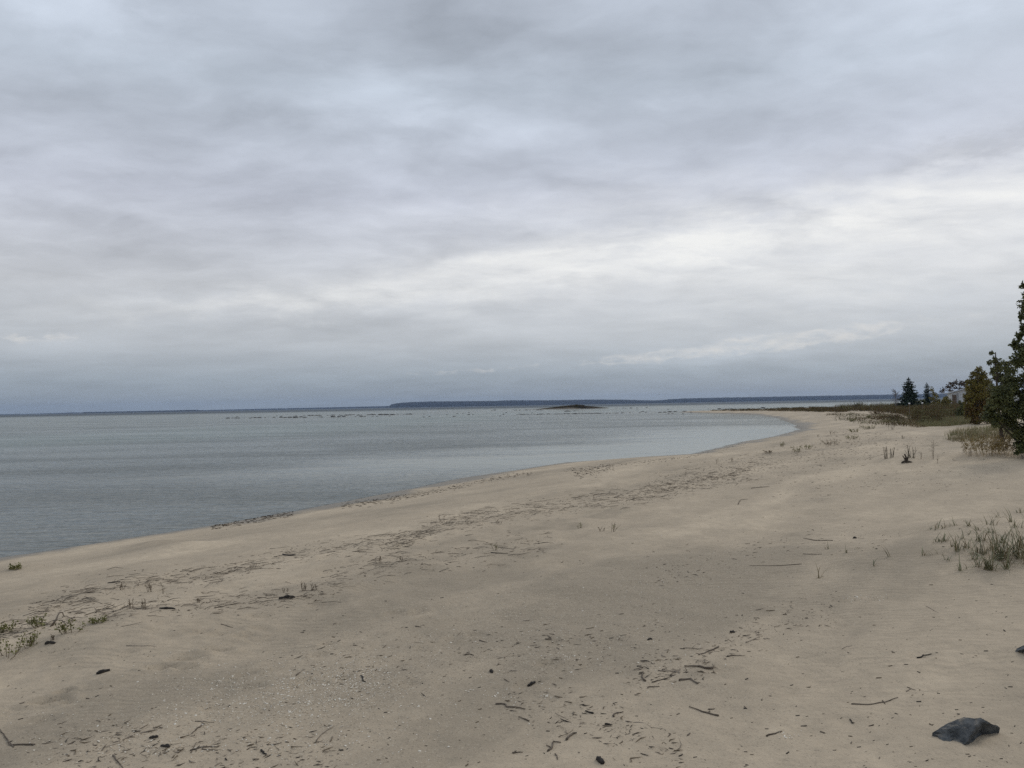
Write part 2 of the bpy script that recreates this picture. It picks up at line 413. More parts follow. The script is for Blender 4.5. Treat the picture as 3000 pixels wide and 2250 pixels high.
def sand_material():
    mt, k, b = new_mat('sand')
    pos = k.node('ShaderNodeNewGeometry').outputs['Position']
    sh = k.node('ShaderNodeAttribute', attribute_name='shore').outputs['Fac']
    # axes along and across the waterline
    al = k.vec('DOT_PRODUCT', pos, (.583, .813, 0)); ac = k.vec('DOT_PRODUCT', pos, (.813, -.583, 0))
    q = k.comb(k.math('MULTIPLY', al, .22), k.math('MULTIPLY', ac, 1.0), 0)
    n1 = k.noise(q, .55, 5, .55, dist=.4)
    n2 = k.noise(k.comb(k.math('MULTIPLY', al, .6), ac, 2.0), 1.6, 5, .6)
    n3 = k.noise(pos, 9.0, 5, .65)
    dry = (.630, .512, .364); midc = (.492, .400, .286); grey = (.360, .296, .214)
    f = k.math('ADD', k.math('MULTIPLY', n1, .65), k.math('MULTIPLY', n2, .35))
    grit = k.node('ShaderNodeAttribute', attribute_name='grit').outputs['Fac']
    f = k.math('SUBTRACT', f, k.math('MULTIPLY', grit, .2))
    c = k.mix(k.mapr(f, .33, .5), grey, midc)
    c = k.mix(k.mapr(f, .48, .66), c, dry)
    c = k.mix(k.math('MULTIPLY', k.mapr(n3, .35, .7), .32), c, (.32, .262, .19))
    # single grains and specks
    vor = k.node('ShaderNodeTexVoronoi'); k.put(vor.inputs['Vector'], pos); vor.inputs['Scale'].default_value = 130
    vc = k.sep(vor.outputs['Color'])[0]
    dots = k.math('MULTIPLY', k.mapr(vc, .9, .97), k.math('ADD', .25, k.math('MULTIPLY', grit, .6)))
    c = k.mix(dots, c, (.17, .14, .105))
    lt = k.math('MULTIPLY', k.mapr(vc, .07, .02), k.math('ADD', .12, k.math('MULTIPLY', grit, .5)))
    c = k.mix(lt, c, (.66, .59, .46))
    # wet band along the water
    wn = k.math('ADD', sh, k.math('MULTIPLY', k.math('SUBTRACT', k.noise(pos, 1.2, 4, .6), .5), .9))
    pz = k.sep(pos)[2]
    wet = k.math('MULTIPLY', k.mapr(k.math('ADD', pz, k.math('MULTIPLY', k.math('SUBTRACT', k.noise(pos, .22, 6, .62), .5), .42)), .165, .105), k.mapr(sh, -.9, -.15))
    bed = k.mapr(sh, 0, -1.2)
    c = k.mix(k.math('MULTIPLY', bed, .7), c, (.2, .185, .15))
    c = k.mix(k.math('MULTIPLY', wet, .7), c, (.155, .142, .118))
    k.put(b.inputs['Base Color'], c)
    k.put(b.inputs['Roughness'], k.mixf(wet, .95, .55)); b.inputs['Specular IOR Level'].default_value = .2
    # wind ripples, dimples, grain
    wv = k.node('ShaderNodeTexWave', wave_type='BANDS', bands_direction='Y')
    k.put(wv.inputs['Vector'], k.vec('ADD', pos, k.vec('SCALE', k.noise(pos, 1.3, 3, .5, color=True), scale=.5)))
    wv.inputs['Scale'].default_value = 3.4; wv.inputs['Distortion'].default_value = 3.5; wv.inputs['Detail'].default_value = 3; wv.inputs['Detail Scale'].default_value = 1.6
    wmask = k.mapr(k.noise(pos, .45, 3, .5), .42, .6)
    h = k.math('MULTIPLY', k.math('MULTIPLY', wv.outputs['Fac'], wmask), .006)
    h = k.math('ADD', h, k.math('MULTIPLY', k.noise(pos, 13, 5, .65), .019))
    h = k.math('ADD', h, k.math('MULTIPLY', k.noise(pos, 80, 4, .7), .0035))
    bn = k.node('ShaderNodeBump'); bn.inputs['Strength'].default_value = .75; bn.inputs['Distance'].default_value = 1.0
    k.put(bn.inputs['Height'], h); k.l.new(bn.outputs[0], b.inputs['Normal'])
    return mt

def water_material():
    mt, k, b = new_mat('lake_water')
    out = [n for n in k.n if n.type == 'OUTPUT_MATERIAL'][0]
    pos = k.node('ShaderNodeNewGeometry').outputs['Position']
    dep = k.node('ShaderNodeAttribute', attribute_name='depth').outputs['Fac']
    sh = k.node('ShaderNodeAttribute', attribute_name='shore').outputs['Fac']
    off = k.math('MULTIPLY', sh, -1.0)
    x, y, z = k.sep(pos)
    pn = k.noise(k.vec('MULTIPLY', pos, (.012, .05, 1)), 1.0, 4, .55)
    offn = k.math('ADD', off, k.math('MULTIPLY', k.math('SUBTRACT', pn, .5), 22.0))
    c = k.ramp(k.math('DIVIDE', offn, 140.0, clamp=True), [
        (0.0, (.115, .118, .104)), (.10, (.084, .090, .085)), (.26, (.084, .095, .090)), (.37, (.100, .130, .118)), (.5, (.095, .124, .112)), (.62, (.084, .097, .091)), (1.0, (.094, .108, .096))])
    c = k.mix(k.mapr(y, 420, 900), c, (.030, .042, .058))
    # calm water in the lee of the beach, breeze elsewhere
    cn = k.noise(k.vec('MULTIPLY', pos, (.06, .16, 1)), 1.0, 4, .6)
    lee = k.math('MULTIPLY', k.mapr(k.math('ADD', offn, k.math('MULTIPLY', cn, 14)), 25, 11), k.mapr(y, 20, 34))
    lee = k.math('MULTIPLY', lee, k.mapr(y, 85, 66))
    st = k.mixf(lee, 1.0, .16)
    st = k.math('MULTIPLY', st, k.math('ADD', .6, k.math('MULTIPLY', cn, .8)))
    w1 = k.noise(k.vec('MULTIPLY', pos, (.75, 1.5, 1)), 1.5, 3, .55, dist=.6)
    w2 = k.noise(k.vec('MULTIPLY', pos, (.34, 1.1, 1)), 3.2, 3, .6, dist=.4)
    w3 = k.noise(k.vec('MULTIPLY', pos, (.3, .8, 1)), .28, 2, .5)
    h = k.math('ADD', k.math('MULTIPLY', w1, .068), k.math('ADD', k.math('MULTIPLY', w2, .064), k.math('MULTIPLY', w3, .10)))
    h = k.math('MULTIPLY', h, st)
    bn = k.node('ShaderNodeBump'); bn.inputs['Strength'].default_value = 1.0; bn.inputs['Distance'].default_value = 1.0
    k.put(bn.inputs['Height'], h); k.l.new(bn.outputs[0], b.inputs['Normal'])
    k.n.remove(b)
    fr = k.node('ShaderNodeFresnel'); fr.inputs['IOR'].default_value = 1.333; k.l.new(bn.outputs[0], fr.inputs['Normal'])
    # wave fronts hide the flattest reflections: the rougher and farther the water, the less of the low sky it mirrors
    kk = k.mixf(k.mapr(y, 20, 60), .70, .86); kk = k.mixf(k.mapr(y, 380, 800), kk, .30)
    gust = k.mapr(k.noise(k.vec('MULTIPLY', pos, (.035, .11, 1)), 1.0, 6, .65, dist=.8), .35, .65)
    kk = k.math('MULTIPLY', kk, k.math('ADD', .80, k.math('MULTIPLY', gust, .34)))
    kk = k.mixf(lee, kk, .94)
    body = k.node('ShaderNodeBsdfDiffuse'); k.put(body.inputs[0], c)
    gl = k.node('ShaderNodeBsdfGlossy'); gl.inputs['Roughness'].default_value = .09; k.l.new(bn.outputs[0], gl.inputs['Normal']); gl.inputs[0].default_value = (1, 1, .95, 1)
    ms = k.node('ShaderNodeMixShader'); k.put(ms.inputs[0], k.math('MULTIPLY', fr.outputs[0], kk)); k.l.new(body.outputs[0], ms.inputs[1]); k.l.new(gl.outputs[0], ms.inputs[2])
    tr = k.node('ShaderNodeBsdfTransparent'); tr.inputs[0].default_value = (.86, .9, .87, 1)
    mx = k.node('ShaderNodeMixShader'); k.put(mx.inputs[0], k.mapr(dep, 0.0, .05, .7, 1.0))
    k.l.new(tr.outputs[0], mx.inputs[1]); k.l.new(ms.outputs[0], mx.inputs[2]); k.l.new(mx.outputs[0], out.inputs[0])
    return mt

M = dict(
    sand=sand_material(), water=water_material(),
    twig=simple('weathered_twig', (.085, .066, .05), (.20, .165, .13), 20, .95, .2),
    pale=simple('bleached_stick', (.17, .14, .11), (.30, .25, .20), 20, .95, .2),
    black=simple('waterlogged_bark', (.018, .016, .014), (.055, .047, .04), 30, .85, .3, .5, 60),
    shell=simple('shell', (.60, .52, .40), (.86, .80, .68), 60, .6, .4, island=True),
    slate=simple('slate_rock', (.038, .043, .045), (.130, .134, .132), 16, .85, .3, .9, 38),
    stone=simple('wet_boulder', (.045, .045, .044), (.125, .118, .108), 2.5, .8, .35, .5, 6),
    bark=simple('bark', (.045, .036, .028), (.11, .09, .07), 12, .95, .2, .6, 25),
    greybark=simple('grey_bark', (.10, .085, .085), (.2, .175, .17), 12, .95, .2),
    darkleaf=simple('dark_green_leaf', (.032, .042, .013), (.145, .150, .050), 3, .6, .35, island=True),
    poplarleaf=simple('poplar_leaf', (.044, .056, .018), (.165, .165, .058), 3, .6, .35, island=True),
    goldleaf=simple('olive_gold_leaf', (.085, .078, .017), (.25, .205, .050), 3, .7, .3, island=True),
    rustleaf=simple('rust_brown_leaf', (.075, .045, .016), (.15, .088, .030), 3, .8, .25, island=True),
    brownleaf=simple('brown_oak_leaf', (.060, .044, .030), (.125, .092, .060), 3, .8, .25, island=True),
    needles=simple('spruce_needles', (.012, .026, .017), (.042, .066, .042), 3, .7, .3, island=True),
    heath=simple('brown_heath', (.055, .039, .019), (.175, .118, .054), 1.2, .9, .2, island=True, coord='Position'),
    heathgreen=simple('green_heath', (.045, .047, .018), (.13, .125, .045), 1.2, .9, .2, island=True, coord='Position'),
    dune=simple('dune_grass', (.11, .112, .050), (.30, .28, .14), 1.0, .8, .25, island=True, coord='Position'),
    blade=simple('green_blade', (.065, .074, .034), (.24, .235, .12), 6, .6, .3, island=True),
    straw=simple('straw_blade', (.14, .11, .06), (.34, .27, .155), 6, .8, .25, island=True),
    pea=simple('beach_plant_leaf', (.085, .092, .026), (.26, .245, .080), 8, .7, .3, island=True),
    drystem=simple('dry_stem', (.085, .062, .040), (.19, .145, .095), 12, .9, .2, island=True),
    reed=simple('grey_reed', (.10, .085, .06), (.20, .17, .12), 12, .9, .2, island=True),
    gold=simple('golden_twig', (.20, .145, .06), (.36, .27, .12), 8, .85, .2, island=True),
    forest=simple('far_forest', (.016, .019, .022), (.034, .038, .040), .03, .95, .1, coord='Position'),
    isle=simple('stony_islet', (.10, .085, .065), (.22, .19, .15), 1.0, .95, .2, coord='Position'),
    white=simple('white_paint', (.66, .67, .68), (.78, .78, .78), 2, .6, .3),
    roof=simple('grey_roof', (.20, .215, .235), (.30, .315, .335), 2, .7, .3),
    porch_dark=simple('brown_porch_dark', (.075, .055, .042), (.14, .105, .08), 3, .8, .25),  # dark brown of the porch recess, used on the chimney too
    gullwhite=simple('gull_white', (.7, .7, .7), (.82, .82, .82), 8, .8, .2),
    gullgrey=simple('gull_grey', (.12, .125, .135), (.25, .26, .28), 8, .8, .2),
)
def clapboard():
    mt, k, b = new_mat('clapboard')
    co = k.node('ShaderNodeTexCoord').outputs['Object']
    x, y, z = k.sep(co)
    fr = k.math('FRACT', k.math('MULTIPLY', z, 4.2))
    c = k.mix(k.noise(co, 2, 4, .6), (.46, .49, .53), (.60, .63, .66))
    b.inputs['Roughness'].default_value = .6
    k.put(b.inputs['Base Color'], c)
    bn = k.node('ShaderNodeBump'); bn.inputs['Strength'].default_value = 1; bn.inputs['Distance'].default_value = .06
    k.put(bn.inputs['Height'], fr); k.l.new(bn.outputs[0], b.inputs['Normal'])
    return mt
M['siding'] = clapboard()
def slate_material():
    mt, k, b = new_mat('slate_rock')
    co = k.node('ShaderNodeTexCoord').outputs['Object']; g = k.node('ShaderNodeNewGeometry')
    n = k.mapr(k.noise(co, 16, 6, .65), .3, .7); v = k.noise(k.vec('MULTIPLY', co, (1, 1, 3)), 60, 5, .7)
    c = k.mix(n, (.038, .044, .047), (.125, .130, .130))
    c = k.mix(k.math('MULTIPLY', k.mapr(v, .52, .7), .55), c, (.20, .205, .20))
    c = k.mix(k.math('MULTIPLY', k.mapr(k.noise(co, 35, 4, .6), .58, .66), .5), c, (.022, .024, .028))
    dust = k.math('MULTIPLY', k.mapr(k.sep(g.outputs['Normal'])[2], .72, .95), k.mapr(k.noise(co, 22, 5, .7), .48, .68))
    c = k.mix(k.math('MULTIPLY', dust, .5), c, (.40, .33, .24))
    k.put(b.inputs['Base Color'], c); b.inputs['Roughness'].default_value = .9; b.inputs['Specular IOR Level'].default_value = .25
    bn = k.node('ShaderNodeBump'); bn.inputs['Strength'].default_value = 1; bn.inputs['Distance'].default_value = .008
    k.put(bn.inputs['Height'], k.math('ADD', k.noise(co, 40, 6, .7), k.math('MULTIPLY', v, .6))); k.l.new(bn.outputs[0], b.inputs['Normal'])
    return mt
M['slate'] = slate_material()

# ------------------------------------------------------------------ ground sheet, lake, far shore
GRIT = [(1000, 2010, 1.0, .9), (1080, 1990, .8, .9), (720, 2040, 1.2, .8), (1450, 1880, 2.2, .7), (1650, 1760, 2.6, .8), (1950, 1690, 2.2, .7), (400, 2120, 1.2, .5), (1000, 2150, .8, .5), (1750, 1850, 1.6, .5)]
GR = []
for px, py, r_, a in GRIT:
    q = at(px, py); GR.append((q.x, q.y, r_, a))
X, Y = polar(.007, 1.2, 6000, .16, 42)
Z, S = height(X, Y, both=True)
G = np.zeros_like(X)
for gx, gy, r_, a in GR: G = np.maximum(G, a * np.exp(-(((X - gx) / r_) ** 2 + ((Y - gy) / (r_ * .8)) ** 2)))
nd = int(round(84 / .16)) + 1
LUT = (np.zeros(nd), np.hypot(X[:, 0], Y[:, 0]), Z[:, :nd])
tag(link('ground', grid_mesh('ground', X, Y, Z, {'shore': S, 'grit': G}, M['sand'])), kind='structure')
X, Y = polar(.018, 1.2, 6000, .4, 42)
Z, S = height(X, Y, both=True)
tag(link('water', grid_mesh('water', X, Y, np.zeros_like(Z), {'shore': S, 'depth': -Z}, M['water'])), kind='structure')

def shoreline_hills(name, pts, Y0, thick, rough, seed):
    """a wooded shore seen across the lake: waterside, canopy, and the land falling away behind"""
    px = np.arange(pts[0][0], pts[-1][0], 1.3)
    py = np.interp(px, [p[0] for p in pts], [p[1] for p in pts])
    py = py - np.abs(fbm(px / 9, px * 0, 4, seed)) * rough - fbm(px / 2.3, px * 0, 2, seed + 3) * rough * .5
    rows = []
    for f, dyy in ((0, 0), (.45, 14), (.8, 30), (1, 70), (.97, thick * .6), (0, thick)):
        row = []
        for a, b in zip(px, py):
            p = up_at(a, b, Y0); zt = max(p[2], 1.0)
            row.append((p[0] * (1 + dyy / Y0), Y0 + dyy, zt * f if f else -3))
        rows.append(row)
    mb = MB(); n = len(px)
    for r_ in rows: mb.v += r_
    for i in range(len(rows) - 1):
        for j in range(n - 1):
            a = i * n + j; mb.f.append((a, a + 1, a + 1 + n, a + n)); mb.m.append(0)
    for e in (0, n - 1):
        mb.f.append(tuple(i * n + e for i in range(len(rows)))); mb.m.append(0)
    return tag(mb.build(name, M['forest']), kind='structure')
shoreline_hills('hills', [(1135, 1193), (1141, 1189), (1148, 1184.5), (1160, 1181.5), (1200, 1178), (1262, 1176), (1340, 1175.5), (1440, 1174.5), (1500, 1172.5), (1600, 1172.8), (1700, 1171), (1760, 1170.5), (1830, 1171), (1900, 1173),
                          (1935, 1172.5), (1960, 1169.5), (2000, 1167.5), (2100, 1165), (2250, 1162.5), (2400, 1159.5), (2600, 1156), (2800, 1152.5), (3100, 1147.5), (3600, 1139)], 4300, 500, 1.0, 3)
shoreline_hills('hills', [(-150, 1216), (0, 1213.5), (100, 1212), (180, 1209.5), (205, 1208.3), (240, 1208.5), (400, 1205.5), (586, 1201.8), (700, 1199), (900, 1194.8), (1141, 1189.5), (1250, 1187)], 5300, 400, .5, 8)
shoreline_hills('hills', [(236, 1209.5), (246, 1207.5), (300, 1206.4), (450, 1203.5), (560, 1200.8), (580, 1200.8), (592, 1204)], 4000, 300, .6, 14)

# ------------------------------------------------------------------ islet, boulders
def islet():
    c = on_level(1690, 1199, 0); cx, cy = c[0], 404.0
    mb = MB(); n = 56; rings = 7
    top = []
    for i in range(rings):
        q = i / (rings - 1)
        for j in range(n):
            an = 2 * math.pi * j / n
            rx = 18.5 if math.cos(an) > 0 else 27.0
            ry = 8.0
            w = 1 + .12 * math.sin(3 * an + 1) + .08 * math.sin(7 * an)
            x = cx + math.cos(an) * rx * w * (1.04 - q); y = cy + math.sin(an) * ry * w * (1.04 - q)
            e = (x - cx) / 18.5
            zt = .95 * math.exp(-(e * 1.25) ** 2) * (1 - (1 - q) ** 2) + .12 * q
            mb.v.append((x, y, -.4 if i == 0 else zt + random.uniform(-.04, .04)))
    for i in range(rings - 1):
        for j in range(n):
            a = i * n + j; b = i * n + (j + 1) % n
            mb.f.append((a, b, b + n, a + n)); mb.m.append(0)
    mb.f.append(tuple((rings - 1) * n + j for j in range(n))); mb.m.append(0)
    tag(mb.build('terrain', M['isle'], smooth=True), kind='structure')
    br_ = MB()
    for _ in range(6500):
        e = random.gauss(0, .42)
        if abs(e) > .95: continue
        x = cx + e * 18.5 + 1; y = cy + random.uniform(-5.5, 5.5)
        z = .95 * math.exp(-(e * 1.25) ** 2) * .75
        hh = random.uniform(.5, 1.25) * (1.1 - abs(e)) + (.45 if abs(x - cx - 4.2) < 2.2 else 0)
        br_.blade((x, y, z), random.uniform(0, 6.28), random.uniform(0, .5), hh, random.uniform(.14, .34), .4, random.choice((0, 0, 0, 1, 2)), 2)
    tag(br_.build('undergrowth', [M['heath'], M['heathgreen'], M['bark']]), 'low brown scrub covering the stony islet out in the lake', 'scrub', kind='stuff')
    return cx, cy
ICX, ICY = islet()

BOULDERS = []
for sd_ in range(5):
    bm = bmesh.new(); bmesh.ops.create_icosphere(bm, subdivisions=3, radius=.5)
    off = Vector((sd_ * 7.3, 1.1, 4.2))
    for v in bm.verts:
        p = v.co.copy()
        v.co *= 1 + .45 * mnoise.noise(p * 2.2 + off) + .2 * mnoise.noise(p * 5 + off)
        v.co.z *= .62; v.co.y *= .85
    me = bpy.data.meshes.new('boulder'); bm.to_mesh(me); bm.free(); me.materials.append(M['stone'])
    me.polygons.foreach_set('use_smooth', [True] * len(me.polygons)); BOULDERS.append(me)
nb = 0
def boulder(px, py, wpx, label, group=None, flat=1.0):
    global nb
    p = on_level(px, py + 1.5, 0); w = wpx / FPX * p[1]
    o = link('boulder', BOULDERS[nb % 5]); nb += 1
    w = min(max(w, .5), 6.5)
    hz = min(w * .55, 1.0) * flat
    o.scale = (w, min(w, 2.2) * random.uniform(.8, 1.2), hz); o.location = (p[0], p[1], hz * .08); o.rotation_euler.z = random.uniform(-.25, .25)
    return tag(o, label, 'boulder', group)
def conv(lst, ox, oy): return [(ox + a / 3.687, oy + b / 3.687, w / 3.687) for a, b, w in lst]
RL = conv([(250, 273, 40), (300, 272, 25), (340, 272, 40), (365, 272, 30), (430, 270, 15), (490, 273, 25), (510, 268, 20), (545, 268, 40), (590, 268, 40), (655, 268, 12), (748, 265, 28), (825, 264, 40), (870, 266, 40), (920, 265, 45), (985, 265, 60),
           (1040, 260, 40), (1080, 264, 40), (1240, 258, 25), (1265, 260, 25), (1390, 258, 50), (1450, 258, 40), (1500, 256, 40), (1630, 255, 20), (1690, 254, 40), (1730, 254, 25), (1815, 253, 20), (1860, 254, 15), (1995, 250, 20)], 600, 1150)
for a in RL: boulder(*a, 'dark boulder in the lower string of stones across the bay', 'boulders in the lower stone string')
RU = conv([(350, 256, 20), (780, 248, 18), (825, 250, 28), (985, 247, 25), (1075, 242, 25), (1130, 245, 40), (1170, 243, 40), (1210, 243, 40), (1240, 242, 40), (1330, 242, 25), (1355, 242, 15), (1390, 240, 40), (1455, 238, 25), (1475, 243, 30),
           (1530, 241, 50), (1570, 238, 40), (1610, 236, 30), (1660, 240, 40), (1695, 238, 15), (1770, 236, 40), (1800, 233, 40), (1830, 236, 40), (1900, 236, 60), (1960, 236, 60), (2030, 236, 60), (2080, 230, 22), (2150, 232, 20), (2190, 230, 40)], 600, 1150)
for a in RU: boulder(*a, 'dark boulder in the upper string of stones across the bay', 'boulders in the upper stone string', .8)
RS = conv([(10, 303, 40), (155, 303, 15), (215, 328, 20), (155, 333, 20), (403, 310, 18), (515, 295, 20), (575, 296, 16), (480, 328, 30), (643, 288, 20), (640, 308, 30), (685, 308, 15), (890, 264, 15), (1015, 258, 8), (1045, 258, 15), (1045, 287, 22), (1015, 304, 25),
           (980, 322, 8), (1325, 289, 18), (1380, 308, 10)], 1200, 1130)
for a in RS: boulder(*a, 'lone dark boulder in open water between stone string and islet', 'lone boulders scattered in the open water')
for (a, lab) in zip(conv([(920, 260, 30), (1705, 272, 65), (1782, 268, 34), (1120, 257, 14)], 1200, 1130),
                    ['larger dark boulder well before the low tail of the islet', 'long flat black rock in the water just below the islet', 'rounded black boulder beside the long flat rock below islet', 'small upright boulder at the outer tip of the islet tail']):
    boulder(*a, lab, None, .7 if 'flat' in lab else 1)
for x in (1150, 1190, 1230, 1262, 1300, 1340, 1385, 1420): boulder(1200 + x / 3.687, 1130 + 259 / 3.687, random.uniform(5, 11), 'low dark boulder along the tail of the brushy islet', 'boulders along the islet tail', .6)
for x in np.linspace(1165, 2240, 30):
    boulder(1200 + x / 3.687, 1130 + (306 - (x - 1165) * .0125 + random.uniform(-1.5, 1)) / 3.687, random.uniform(4, 14), 'dark boulder in the thin stone bar leading to the sand spit', 'boulders in the bar off the spit', .6)
R4 = conv([(25, 238, 15), (97, 238, 22), (122, 241, 15), (180, 237, 30), (247, 236, 20), (247, 257, 20), (348, 233, 25), (582, 251, 20), (1015, 246, 15), (1443, 243, 25), (1830, 234, 15), (1985, 233, 25), (1270, 247, 28)], 1800, 1130)
for a in R4: boulder(*a, 'dark boulder in the open water beyond the sand spit', 'boulders in the water beyond the spit')
for (a, lab) in zip(conv([(1135, 247, 42), (1605, 235, 44), (1945, 236, 40)], 1800, 1130),
                    ['long low boulder in the water off the middle of the spit', 'broad dark boulder standing in water beyond the brown spit brush', 'dark boulder touching the seaward edge of the brown spit brush']):
    boulder(*a, lab)
R5 = conv([(85, 289, 30), (170, 288, 20), (275, 287, 20), (340, 285, 20), (305, 274, 35), (490, 285, 35), (545, 282, 40), (600, 278, 50), (660, 275, 40), (760, 272, 40), (825, 272, 30), (830, 288, 30), (585, 298, 15), (628, 296, 20), (740, 299, 25), (960, 268, 30), (1035, 268, 20)], 1800, 1130)
for a in R5: boulder(*a, 'dark stone in the rocky tip of the sand spit', 'stones at the rocky tip of the spit', .8)
for (a, lab) in zip(conv([(1175, 266, 28), (1335, 263, 36)], 1800, 1130), ['smaller of two round boulders on the ridge of the sand spit', 'larger of two round boulders on the ridge of the sand spit']):
    p = up_at(a[0], a[1], 196); o = link('boulder', BOULDERS[nb % 5]); nb += 1
    w = a[2] / FPX * 196; o.scale = (w, w, w); o.location = (p[0], 196, gz(p[0], 196) + w * .12); tag(o, lab, 'boulder')

# ------------------------------------------------------------------ sand-embedded slate rocks
def slate(outline, ridge, label):
    y1 = max(p[1] for p in outline)
    low = [p for p in outline if p[2] <= 0]
    gq = at(sum(p[0] for p in low) / len(low), y1 - 4); zg = gq.z - .006
    fine = []
    for i in range(len(outline)):
        a = outline[i]; b = outline[(i + 1) % len(outline)]
        n = max(1, int(math.hypot(b[0] - a[0], b[1] - a[1]) / 4))
        for j in range(n):
            q = j / n; fine.append((a[0] + (b[0] - a[0]) * q + random.uniform(-.5, .5), a[1] + (b[1] - a[1]) * q + random.uniform(-.5, .5), a[2] + (b[2] - a[2]) * q))
    n0 = len(fine)
    inner = []
    for i in range(len(ridge) - 1):
        a, b = ridge[i], ridge[i + 1]
        n = max(1, int(math.hypot(b[0] - a[0], b[1] - a[1]) / 4))
        for j in range(n): inner.append(tuple(a[k] + (b[k] - a[k]) * j / n for k in range(3)))
    known = np.array(fine + inner)
    grid = []
    for xx in np.arange(min(p[0] for p in outline), max(p[0] for p in outline), 7):
        for yy in np.arange(min(p[1] for p in outline), y1, 7): grid.append((xx + random.uniform(-2, 2), yy + random.uniform(-2, 2)))
    vs, es, fs, *_ = delaunay_2d_cdt([Vector(p[:2]) for p in fine + inner] + [Vector(p) for p in grid], [(i, (i + 1) % n0) for i in range(n0)], [], 1, 1e-5)
    bm = bmesh.new(); tv = []
    for v in vs:
        dd = np.hypot(known[:, 0] - v[0], known[:, 1] - v[1]) + .3
        w = 1 / dd ** 3.2; z = zg + float((w * known[:, 2]).sum() / w.sum())
        p = Vector(on_level(v[0], v[1], z)); k_ = min(1, float(dd[:n0].min()) / 6)
        p += Vector((0, -.7, .7)) * k_ * (mnoise.noise(p * 16) * .009 + mnoise.noise(p * 40) * .006 + mnoise.noise(p * 110) * .0014)
        tv.append(bm.verts.new(p))
    for f in fs:
        try: bm.faces.new([tv[i] for i in f])
        except ValueError: pass
    edge = [e for e in bm.edges if len(e.link_faces) == 1]
    ex = bmesh.ops.extrude_edge_only(bm, edges=edge)
    for v in [g for g in ex['geom'] if isinstance(g, bmesh.types.BMVert)]:
        hgt = max(0, v.co.z - zg); v.co.y += .02 + hgt * .9; v.co.z = zg - .08
    bmesh.ops.recalc_face_normals(bm, faces=bm.faces)
    me = bpy.data.meshes.new('rock'); bm.to_mesh(me); bm.free(); me.materials.append(M['slate'])
    return tag(link('rock', me), label, 'rock')
random.seed(15)
slate([(2731, 2147, .004), (2741, 2141, .014), (2756, 2131, .03), (2772, 2121, .045), (2800, 2109, .062), (2825, 2101, .078), (2840, 2103, .08), (2856, 2105, .085), (2873, 2102.5, .094), (2890, 2112, .075), (2907, 2122, .045), (2922, 2126, .025), (2930, 2132, .010), (2927, 2138, 0), (2905, 2138, 0), (2882, 2144, 0), (2862, 2160, 0), (2845, 2178, 0), (2833, 2187, 0), (2818, 2188, 0), (2802, 2180, 0),
       (2791, 2171, 0), (2784, 2171, .004), (2778, 2176, 0), (2764, 2172, 0), (2752, 2162, 0), (2746, 2154, 0), (2738, 2152, 0)],
      [(2868, 2106, .092), (2861, 2122, .082), (2850, 2140, .062), (2838, 2160, .036), (2829, 2178, .014)], 'jagged dark slate rock half buried in the smooth sand')
slate([(2973, 1908, .002), (2980, 1900, .02), (2990, 1894, .035), (3005, 1889, .05), (3030, 1888, .05), (3050, 1895, .03), (3056, 1906, .005), (3040, 1914, 0), (3010, 1913.5, 0), (2985, 1912, 0)], [(2985, 1905, .02), (3010, 1900, .045), (3040, 1902, .03)],
      'smaller grey rock poking out of sand at picture edge above the jagged slate')

# ------------------------------------------------------------------ vegetation builders
def rv(): 
    while True:
        v = Vector((random.uniform(-1, 1), random.uniform(-1, 1), random.uniform(-1, 1)))
        if .05 < v.length < 1: return v
def limb(mb, a, b, ra, rb, n=5, bend=.08, segs=4, mi=0):
    a = Vector(a); b = Vector(b); L = (b - a).length
    o1 = rv() * L * bend; pts = []; rad = []
    for i in range(segs + 1):
        q = i / segs; pts.append(a.lerp(b, q) + o1 * math.sin(q * math.pi)); rad.append(ra + (rb - ra) * q)
    mb.tube(pts, rad, n, mi); return pts

